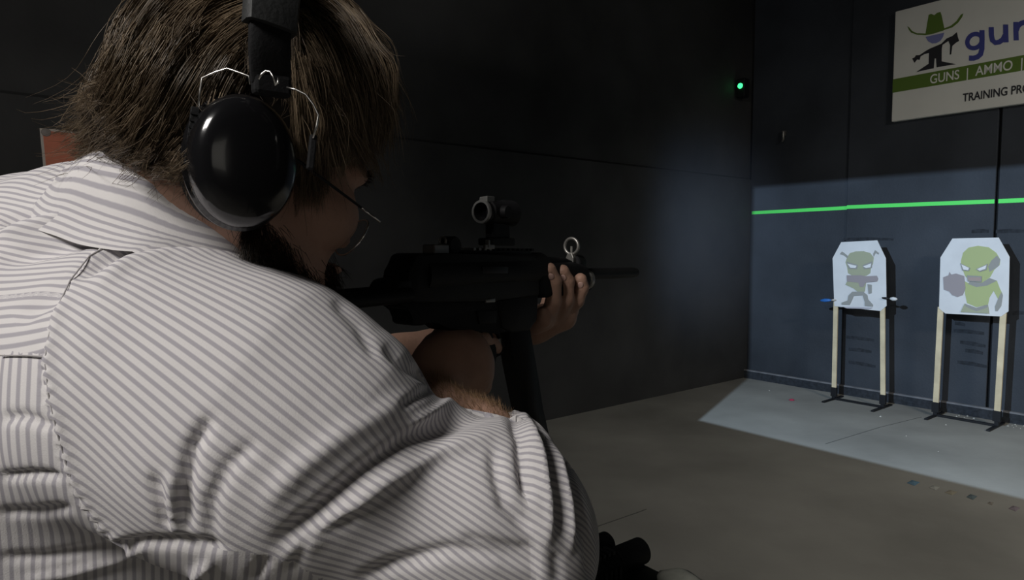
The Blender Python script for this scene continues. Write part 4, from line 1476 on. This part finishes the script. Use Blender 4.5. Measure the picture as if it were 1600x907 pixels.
GUIDES = [
    [(395, -20), (330, -15), (272, 25), (228, 85), (203, 145), (168, 195), (138, 228)], [(392, 8), (330, 28), (282, 78), (252, 138), (218, 198), (172, 246), (142, 268)],
    [(388, 38), (342, 68), (307, 118), (282, 168), (247, 218), (202, 262), (162, 288)], [(386, 66), (352, 98), (322, 148), (302, 198), (272, 243), (227, 282), (192, 303)],
    [(382, 88), (352, 128), (337, 178), (317, 228), (287, 268), (252, 292), (226, 305)], [(374, 112), (348, 160), (332, 206), (313, 250), (300, 282), (288, 302)],
    [(350, -35), (290, -22), (243, 25), (213, 80), (194, 130), (160, 168), (128, 172), (108, 152)], [(300, 15), (245, 65), (212, 128), (186, 175), (152, 188), (124, 184), (104, 190)],
    [(235, 150), (195, 198), (155, 225), (125, 236), (116, 216)], [(255, 185), (208, 228), (168, 254), (134, 262)], [(285, 195), (243, 246), (203, 278), (172, 298), (152, 292)],
    [(315, 225), (273, 267), (233, 292), (197, 304)], [(335, 245), (313, 276), (283, 298), (252, 308)], [(330, -10), (275, 10), (232, 62), (206, 118), (192, 165), (170, 215), (140, 250)],
    [(400, -30), (340, -30), (285, -5), (240, 45), (215, 105), (200, 160), (180, 215), (150, 245)], [(360, 30), (300, 60), (262, 115), (236, 175), (196, 225), (155, 250)],
    [(340, 100), (310, 150), (290, 205), (258, 250), (215, 285), (180, 300)], [(225, 120), (196, 160), (165, 172), (140, 158), (126, 150)],
    [(440, -25), (500, -5), (545, 38), (580, 93), (600, 148), (611, 198), (606, 238)], [(450, 8), (500, 38), (535, 88), (560, 148), (575, 198), (588, 240), (598, 272)],
    [(460, 38), (495, 78), (515, 138), (530, 198), (540, 236), (560, 258)], [(465, 78), (480, 128), (492, 186), (500, 234), (506, 262)],
    [(470, -25), (540, 5), (588, 68), (616, 128), (622, 168), (604, 190)], [(480, -4), (530, 28), (570, 78), (590, 138), (600, 188), (585, 228)], [(472, 105), (490, 155), (501, 206), (510, 246)],
    [(430, -30), (440, 40), (450, 110), (458, 160)], [(475, 20), (520, 70), (545, 130), (556, 190), (560, 235), (575, 255)], [(500, 0), (550, 50), (580, 110), (592, 165), (590, 215), (580, 245)],
    [(410, -30), (400, 30), (392, 80), (380, 118)],     [(335, -45), (275, -25), (232, 20), (203, 75), (186, 125), (160, 160), (140, 185)], [(360, -50), (300, -45), (250, -10), (220, 50), (198, 105), (185, 150), (160, 200)],
    [(250, 60), (222, 110), (200, 155), (175, 200), (150, 235), (128, 245)], [(300, 120), (270, 175), (240, 220), (205, 255), (178, 285), (160, 292)], [(280, 60), (250, 115), (225, 170), (195, 215), (165, 240), (145, 230)],
    [(472, 90), (480, 160), (484, 220), (486, 280), (480, 335)], [(464, 100), (470, 180), (474, 250), (476, 330)], [(480, 108), (490, 180), (496, 236), (494, 285)], [(485, 100), (498, 160), (510, 215), (516, 255), (514, 280)],
    [(505, 90), (525, 150), (540, 205), (552, 245), (566, 268)], [(280, 200), (240, 255), (215, 290), (205, 312)], [(310, 220), (285, 270), (262, 300), (255, 320)], [(330, 240), (310, 285), (298, 312), (300, 332)], [(260, 170), (225, 230), (185, 275), (150, 300)], [(240, 180), (195, 240), (160, 275), (138, 290)], [(335, 260), (325, 300), (325, 325), (335, 350)],
    [(340, 200), (330, 250), (325, 290), (335, 325)], [(360, 130), (345, 220), (345, 285), (362, 335)], [(300, 200), (290, 250), (300, 290), (318, 320)], [(350, 180), (350, 250), (365, 310), (385, 350)],
    [(470, 60), (505, 110), (522, 165), (528, 215), (520, 250)],
]
K = 13
guides = []
for gpts in GUIDES:
    gp_ = np.array(gpts, float)
    L = np.r_[0, np.cumsum(np.linalg.norm(np.diff(gp_, axis=0), axis=1))]
    u = np.linspace(0, L[-1], K)
    # smooth resample
    xs, ys = np.interp(u, L, gp_[:, 0]), np.interp(u, L, gp_[:, 1])
    for _ in range(2):
        xs[1:-1] = (xs[:-2] + 2 * xs[1:-1] + xs[2:]) / 4; ys[1:-1] = (ys[:-2] + 2 * ys[1:-1] + ys[2:]) / 4
    guides.append(np.array([hair_at(a, b, .004) for a, b in zip(xs, ys)]))
guides = np.array(guides)
# the far side of the head mirrors the near side
loc = (guides - V3(HO)) @ np.array([V3(HF), V3(HL), V3(HU)]).T
loc[..., 1] *= -1
far = loc @ np.array([V3(HF), V3(HL), V3(HU)]) + V3(HO)
# crown, back and fringe along the middle of the head
mid = []
for v0 in (-.062, -.045, -.028, -.012, .004, .02, .036, .052, .066):
    k_ = math.sqrt(max(1 - (v0 / .092) ** 2, .05))
    for a0, a1, fl_ in ((8, 152, 1), (40, 158, 1), (75, 160, 1), (-6, -72, 0), (-25, -80, 0)):
        g_ = []
        for i in range(K):
            a_ = math.radians(a0 + (a1 - a0) * i / (K - 1))
            rr = 1.0 + (.10 * max(0, i / (K - 1) - .75) if fl_ else .03)
            g_.append(V3(H(-.006 - .101 * k_ * math.sin(a_) * rr, v0 * (1 + .12 * i / (K - 1)), .052 + .094 * k_ * math.cos(a_) * rr)))
        mid.append(np.array(g_))
mid = np.array(mid)
allg = np.concatenate([guides, far, mid])
NG = len(guides)
tt = np.linspace(0, 1, K)
out, tone, rad = [], [], []
for gi, g in enumerate(allg):
    near_side = gi < NG
    ncl = 20 if near_side else 8 if gi < 2 * NG else 7
    other = guides if near_side else far if gi < 2 * NG else mid
    dists = np.linalg.norm(other[:, 2] - g[2], axis=1) + np.linalg.norm(other[:, -2] - g[-2], axis=1)
    nbr = np.argsort(dists)[1:4]
    for c in range(ncl):
        wn = rng.random() * .6
        base = g * (1 - wn) + other[rng.choice(nbr)] * wn
        coff = rng.normal(0, .0055, 3)
        ph, fq, amp = rng.random() * 6.28, rng.uniform(4, 11), rng.uniform(.0015, .0055)
        dirw = rng.normal(0, 1, 3); dirw /= np.linalg.norm(dirw)
        ctone = rng.beta(2, 2.6)
        s0 = rng.uniform(0, .35); s1 = rng.uniform(.75, 1.06)
        for s in range(16 if near_side else 8 if gi < 2 * NG else 11):
            uu = s0 + (s1 - s0) * tt + rng.normal(0, .01)
            pts = np.stack([np.interp(np.clip(uu, 0, 1), tt, base[:, k]) for k in range(3)], 1)
            ext = np.clip(uu - 1, 0, 1)[:, None] * (base[-1] - base[-3])
            pts = pts + ext
            spread = rng.normal(0, .0028, 3)
            wild = rng.normal(0, .006, 3) * (rng.random() < .17)
            pts += coff + spread[None] * (1.0 - .45 * tt[:, None]) + (np.sin(tt * fq + ph) * amp)[:, None] * dirw * tt[:, None] * 1.6
            pts += wild[None] * (tt[:, None] ** 2) * 2.2
            out.append(pts); tone.append(np.clip(ctone + rng.normal(0, .12), 0, 1)); rad.append(rng.uniform(.00022, .00048))
S = np.array(out)
# keep strands off the inside of the volume
flatp = S.reshape(-1, 3)
dd = fhh(flatp)
gn = grad(fhh, flatp)
push = np.where(dd < .0, -dd + rng.uniform(0, .006, len(dd)), 0)
S = (flatp + gn * push[:, None]).reshape(S.shape)
hs = strands_mesh('hair_strands', S, np.array(rad), M['hair'], hair, np.array(tone))
hs['kind'] = 'stuff'

# beard and eyebrow strands
def settle(f, p, n=6):
    for _ in range(n):
        p = p - grad(f, p) * f(p)[:, None]
    return p


def unit(a):
    return a / (np.linalg.norm(a, axis=1, keepdims=True) + 1e-12)


def hair_on(f, p0, dirs_fn, lo_, hi_, sag):
    p0 = settle(f, p0)
    n_ = grad(f, p0)
    dr = unit(dirs_fn(n_))
    L = rng.uniform(lo_, hi_, len(p0))[:, None]
    return np.stack([p0 + dr * L * k / 4 - np.array([0, 0, sag]) * (k / 4) ** 2 for k in range(5)], 1)


NBD = 5200
side = np.where(rng.random(NBD) < .75, -1, 1)
u = rng.uniform(-.02, .100, NBD); t = rng.uniform(-.130, -.045, NBD)
tl = np.where(u > .084, -.064, -.046 - np.clip(u + .01, 0, 1) * .62) + rng.normal(0, .006, NBD)
t = np.where(t > tl, tl - rng.uniform(0, .03, NBD), t)
p0 = np.array([V3(H(a, s_ * .075 * (1 - max(a, 0) / .13), b)) for a, b, s_ in zip(u, t, side)])
bs = hair_on(fb, p0, lambda n_: n_ * .6 - V3(HU) * .7 + V3(HF) * .25 + rng.normal(0, .25, n_.shape), .009, .021, .003)
w = rng.random(320); sd2 = np.where(np.arange(320) % 2 == 0, -1, 1)
p0 = np.array([V3(H(.088, s_ * (.014 + .034 * a), .016 + b)) for a, s_, b in zip(w, sd2, rng.normal(0, .002, 320))])
es = hair_on(fb, p0, lambda n_: n_ * .5 + V3(HL) * sd2[:, None] * .8 + rng.normal(0, .2, n_.shape), .006, .010, 0)
bo = strands_mesh('beard', np.concatenate([bs, es]), .0003, M['beard'], person, rng.random(NBD + 320))
bo['kind'] = 'stuff'
# fine hair on the right forearm
pa_, pb_ = V3(P(760, 712, .67)), V3(RWR)
axn = (pb_ - pa_) / np.linalg.norm(pb_ - pa_)
NA = 2200
w = rng.uniform(-.2, .95, NA)
r_ = rng.normal(0, 1, (NA, 3)) + np.array([.3, -.3, .9])
r_ = unit(r_ - (r_ @ axn)[:, None] * axn)
p0 = pa_ + (pb_ - pa_) * w[:, None] + r_ * .045
bs = hair_on(farm, p0, lambda n_: n_ * .55 + axn * .7 + rng.normal(0, .3, n_.shape), .006, .014, 0)
ao = strands_mesh('arm_hair', bs, .00014, M['arm_hair'], person, rng.random(NA))
ao['kind'] = 'stuff'

# ================================================================== EARMUFFS
em = empty('earmuffs', HO, 'black earmuffs with glossy oval cup and steel wire worn over brown hair', 'earmuffs')
CN = (-HL * .9 + (CAM - CUP_C).normalized() * .35).normalized()       # outward normal of the right cup
CU = (Vector((0, 0, 1)) - CN * CN.z).normalized()
CX = CU.cross(CN)
CB = CUP_C - CN * .038


def cup(base, nrm_, up, parent_name):
    mb = MB()
    mb.profile(base, nrm_, [(-.012, .86), (-.002, .98), (.0, 1.0), (.006, 1.0), (.008, .955), (.010, .955), (.018, .95), (.025, .925), (.030, .87), (.0335, .78), (.0358, .64), (.0372, .45), (.0382, .22), (.0385, 0)][::1], n=64, ex=up, sx=.0535, sy=.0415)
    return mb


o = cup(CB, CN, CU, '').build('ear_cup', M['gloss'], em, smooth=1.2)
mb = MB(); mb.profile(CB - CN * .012, -CN, [(0, .86), (.004, .93), (.012, .95), (.02, .88), (.022, .6)], n=40, ex=CU, sx=.0535, sy=.0415); mb.build('ear_cushion', M['foam'], em, smooth=3.2)
LB = CB + HL * (2 * ((HO - CB).dot(HL)))
o = cup(LB, HL, Vector((0, 0, 1)), '').build('ear_cup', M['gloss'], em, smooth=1.2)
mb = MB(); mb.profile(LB - HL * .012, -HL, [(0, .86), (.004, .93), (.012, .95), (.02, .88), (.022, .6)], n=40, ex=Vector((0, 0, 1)), sx=.0535, sy=.0415); mb.build('ear_cushion', M['foam'], em, smooth=3.2)
# wire yoke
WD = .492
for pts in ([(391, 132), (389, 119), (375, 114), (355, 107), (336, 113), (316, 122), (313, 140), (309, 172)], [(448, 137), (462, 140), (478, 148), (490, 164), (498, 180), (495, 196), (489, 216)],
            [(404, 124), (409, 116), (415, 111), (422, 112), (427, 120), (431, 134), (434, 130), (435, 122)]):
    mb = MB(); mb.tube([P(x, y, WD - (.012 if pts[0][0] == 404 else 0)) for x, y in pts], .00085, n=8); mb.build('wire_yoke', M['steel'], em, smooth=3.2)
for s_ in (0,):
    mb = MB(); mb.tube([LB + Vector((0, 0, .05)) + HL * .01, LB + Vector((0, 0, .075)) + HL * .0], .002, n=8); mb.build('wire_yoke', M['steel'], em, smooth=3.2)
# ribbed slider at the left of the cup
sl0, sl1 = P(306, 168, .492), P(295, 258, .492)
ax_ = (sl1 - sl0); ln_ = ax_.length; ax_.normalize()
sd_ = ax_.cross((CAM - sl0).normalized()).normalized(); od_ = sd_.cross(ax_)
mb = MB(); mb.box((sl0 + sl1) / 2, (ln_, .0068, .006), (ax_, sd_, od_), bev=.001); sl = mb.build('wire_slider', M['polymer'], em)
for i in range(6):
    mb = MB(); mb.box(sl0 + ax_ * (ln_ * (.12 + .12 * i)) - od_ * -.0032, (.0016, .0062, .0018), (ax_, sd_, od_)); mb.build('rib', M['gun'], sl)
# right side slider
mb = MB(); mb.box(P(487, 238, .495), (.026, .005, .006), ((P(484, 262, .495) - P(489, 214, .495)).normalized(), sd_, od_), bev=.001); mb.build('wire_slider', M['polymer'], em)
# headband: plate near the cup, padded cover over the crown
TOPZ = HO + Vector((0, 0, 1)) * .168 + HD * .008
near_b = P(424, 128, .495); near_m = P(422, 70, .487); near_t = P(426, 0, .492)


def mirror(p):
    d = (p - HO).dot(HL)
    return p - HL * (2 * d)


def bez(pts, n):
    """Catmull-Rom through points"""
    res = []
    for i in range(len(pts) - 1):
        p0 = pts[max(i - 1, 0)]; p1 = pts[i]; p2 = pts[i + 1]; p3 = pts[min(i + 2, len(pts) - 1)]
        for k in range(n):
            t = k / n
            res.append(.5 * ((2 * p1) + (p2 - p0) * t + (2 * p0 - 5 * p1 + 4 * p2 - p3) * t * t + (3 * p1 - p0 - 3 * p2 + p3) * t ** 3))
    res.append(pts[-1])
    return res


near_u = P(432, -45, .515)
arc = bez([near_b, near_m, near_t, near_u, HO + Vector((0, 0, .172)) + HD * .02, mirror(near_u), mirror(near_t), mirror(near_m), mirror(near_b)], 8)


def strap(name, pts, w0, w1, th, m, parent):
    """flat band following pts, width along the head's front-back direction"""
    vs, fs = [], []
    n = len(pts)
    for i, p in enumerate(pts):
        t = (pts[min(i + 1, n - 1)] - pts[max(i - 1, 0)]).normalized()
        wdir = (HD - t * HD.dot(t)).normalized()
        nn = t.cross(wdir)
        if nn.dot(p - HO) < 0:
            nn = -nn
        f = min(i, n - 1 - i) / (n / 2)
        w = w0 + (w1 - w0) * f
        sec = []
        for (a, b) in ((-.5, -.5), (-.5, .25), (-.44, .5), (-.2, .62), (.2, .62), (.44, .5), (.5, .25), (.5, -.5)):
            vs.append(V3(p + wdir * (a * w) + nn * (b * th)))
    for i in range(n - 1):
        for k in range(8):
            fs.append((i * 8 + k, i * 8 + (k + 1) % 8, (i + 1) * 8 + (k + 1) % 8, (i + 1) * 8 + k))
    o = np_mesh(name, np.array(vs), np.array(fs), m, parent)
    bm = bmesh.new(); bm.from_mesh(o.data)
    bmesh.ops.holes_fill(bm, edges=bm.edges, sides=0)
    bmesh.ops.recalc_face_normals(bm, faces=bm.faces)
    bm.to_mesh(o.data); bm.free()
    o.data.set_sharp_from_angle(angle=.7)
    return o


strap('headband', arc, .030, .032, .005, M['polymer'], em)
i0 = next(i for i, p in enumerate(arc) if project(np.array([V3(p)]))[0][0][1] < 52)
strap('headband_pad', arc[i0:len(arc) - i0], .038, .040, .013, mat('band_pad', (.020, .021, .021), .6, bump=.1, bscale=300), em)
mb = MB(); mb.box(P(424, 134, .496), (.028, .012, .016), (CX, CN, CU), bev=.003); mb.build('band_clip', M['polymer'], em)

# ================================================================== EYEGLASSES
t0, t1_ = P(440, 232, .545), P(594, 347, .605)
TD = (t1_ - t0).normalized()
GL = HL + Vector((-.25, 0, 0)); GL = (GL - TD * GL.dot(TD)).normalized()
GUP = TD.cross(GL).normalized()
if GUP.z < 0:
    GUP = -GUP
eg = empty('eyeglasses', t1_, 'thin silver rimmed eyeglasses slipped low on the nose of the shooter', 'glasses')
mb = MB(); mb.tube([t0 - TD * .02 - GUP * .012, t0, t0 + TD * .02, P(565, 325, .594)], [.0012, .0015, .0015, .0012], n=8); mb.build('temple_arm', M['gun'], eg, smooth=3.2)
mb = MB(); mb.tube([P(565, 325, .594), t1_], [.0012, .0011], n=8); mb.build('hinge_end', M['silver'], eg, smooth=3.2)
lt1 = t1_ + GL * .132
mb = MB(); mb.tube([lt1, lt1 - TD * .11, lt1 - TD * .13 - GUP * .012], [.0011, .0014, .0012], n=8); mb.build('temple_arm', M['gun'], eg, smooth=3.2)
for k, cc in enumerate((.030, .102)):
    c_ = t1_ + GL * cc - GUP * .016 - TD * .004
    ring = [c_ + GL * (.0255 * math.cos(a)) + GUP * (.0195 * math.sin(a)) - TD * (.002 * math.cos(a) ** 2) for a in [q * 2 * math.pi / 36 for q in range(36)]]
    mb = MB(); mb.tube(ring, .0009, n=6, closed=True); rim = mb.build('rim', M['silver'], eg, smooth=3.2)
    mb = MB(); mb.prism([c_ + (p - c_) * .985 for p in ring], TD * .0012); mb.build('lens', M['glass'], rim)
mb = MB(); mb.tube([t1_ + GL * .056 - GUP * .012, t1_ + GL * .066 - GUP * .008 + TD * .003, t1_ + GL * .076 - GUP * .012], .0011, n=8); mb.build('bridge', M['silver'], eg, smooth=3.2)

# ================================================================== SMOKE drifting through the flood beam
sc_ = P(1088, 375, 4.6)
sm = bpy.data.materials.new('thin_smoke'); sm.use_nodes = True
nt = sm.node_tree
for n_ in list(nt.nodes):
    if n_.type != 'OUTPUT_MATERIAL':
        nt.nodes.remove(n_)
outn = next(n_ for n_ in nt.nodes if n_.type == 'OUTPUT_MATERIAL')
vsn = nt.nodes.new('ShaderNodeVolumeScatter'); vsn.inputs['Color'].default_value = (.8, .85, 1, 1)
tcn = nt.nodes.new('ShaderNodeTexCoord')
ln = nt.nodes.new('ShaderNodeVectorMath'); ln.operation = 'LENGTH'
nt.links.new(tcn.outputs['Object'], ln.inputs[0])
mr = nt.nodes.new('ShaderNodeMapRange'); mr.interpolation_type = 'SMOOTHSTEP'
mr.inputs['From Min'].default_value = 1.0; mr.inputs['From Max'].default_value = 0.0
mr.inputs['To Min'].default_value = 0.0; mr.inputs['To Max'].default_value = 0.075
nt.links.new(ln.outputs['Value'], mr.inputs['Value'])
nt.links.new(mr.outputs[0], vsn.inputs['Density'])
nt.links.new(vsn.outputs[0], outn.inputs['Volume'])
bm = bmesh.new(); bmesh.ops.create_icosphere(bm, subdivisions=3, radius=1.0)
me = bpy.data.meshes.new('smoke'); bm.to_mesh(me); bm.free(); me.materials.append(sm)
so = bpy.data.objects.new('smoke', me); so.location = sc_; so.scale = (.75, .9, .95)
COL.objects.link(so)
tag(so, 'faint blue smoke hanging in the air beyond the muzzle', 'smoke', kind='stuff')
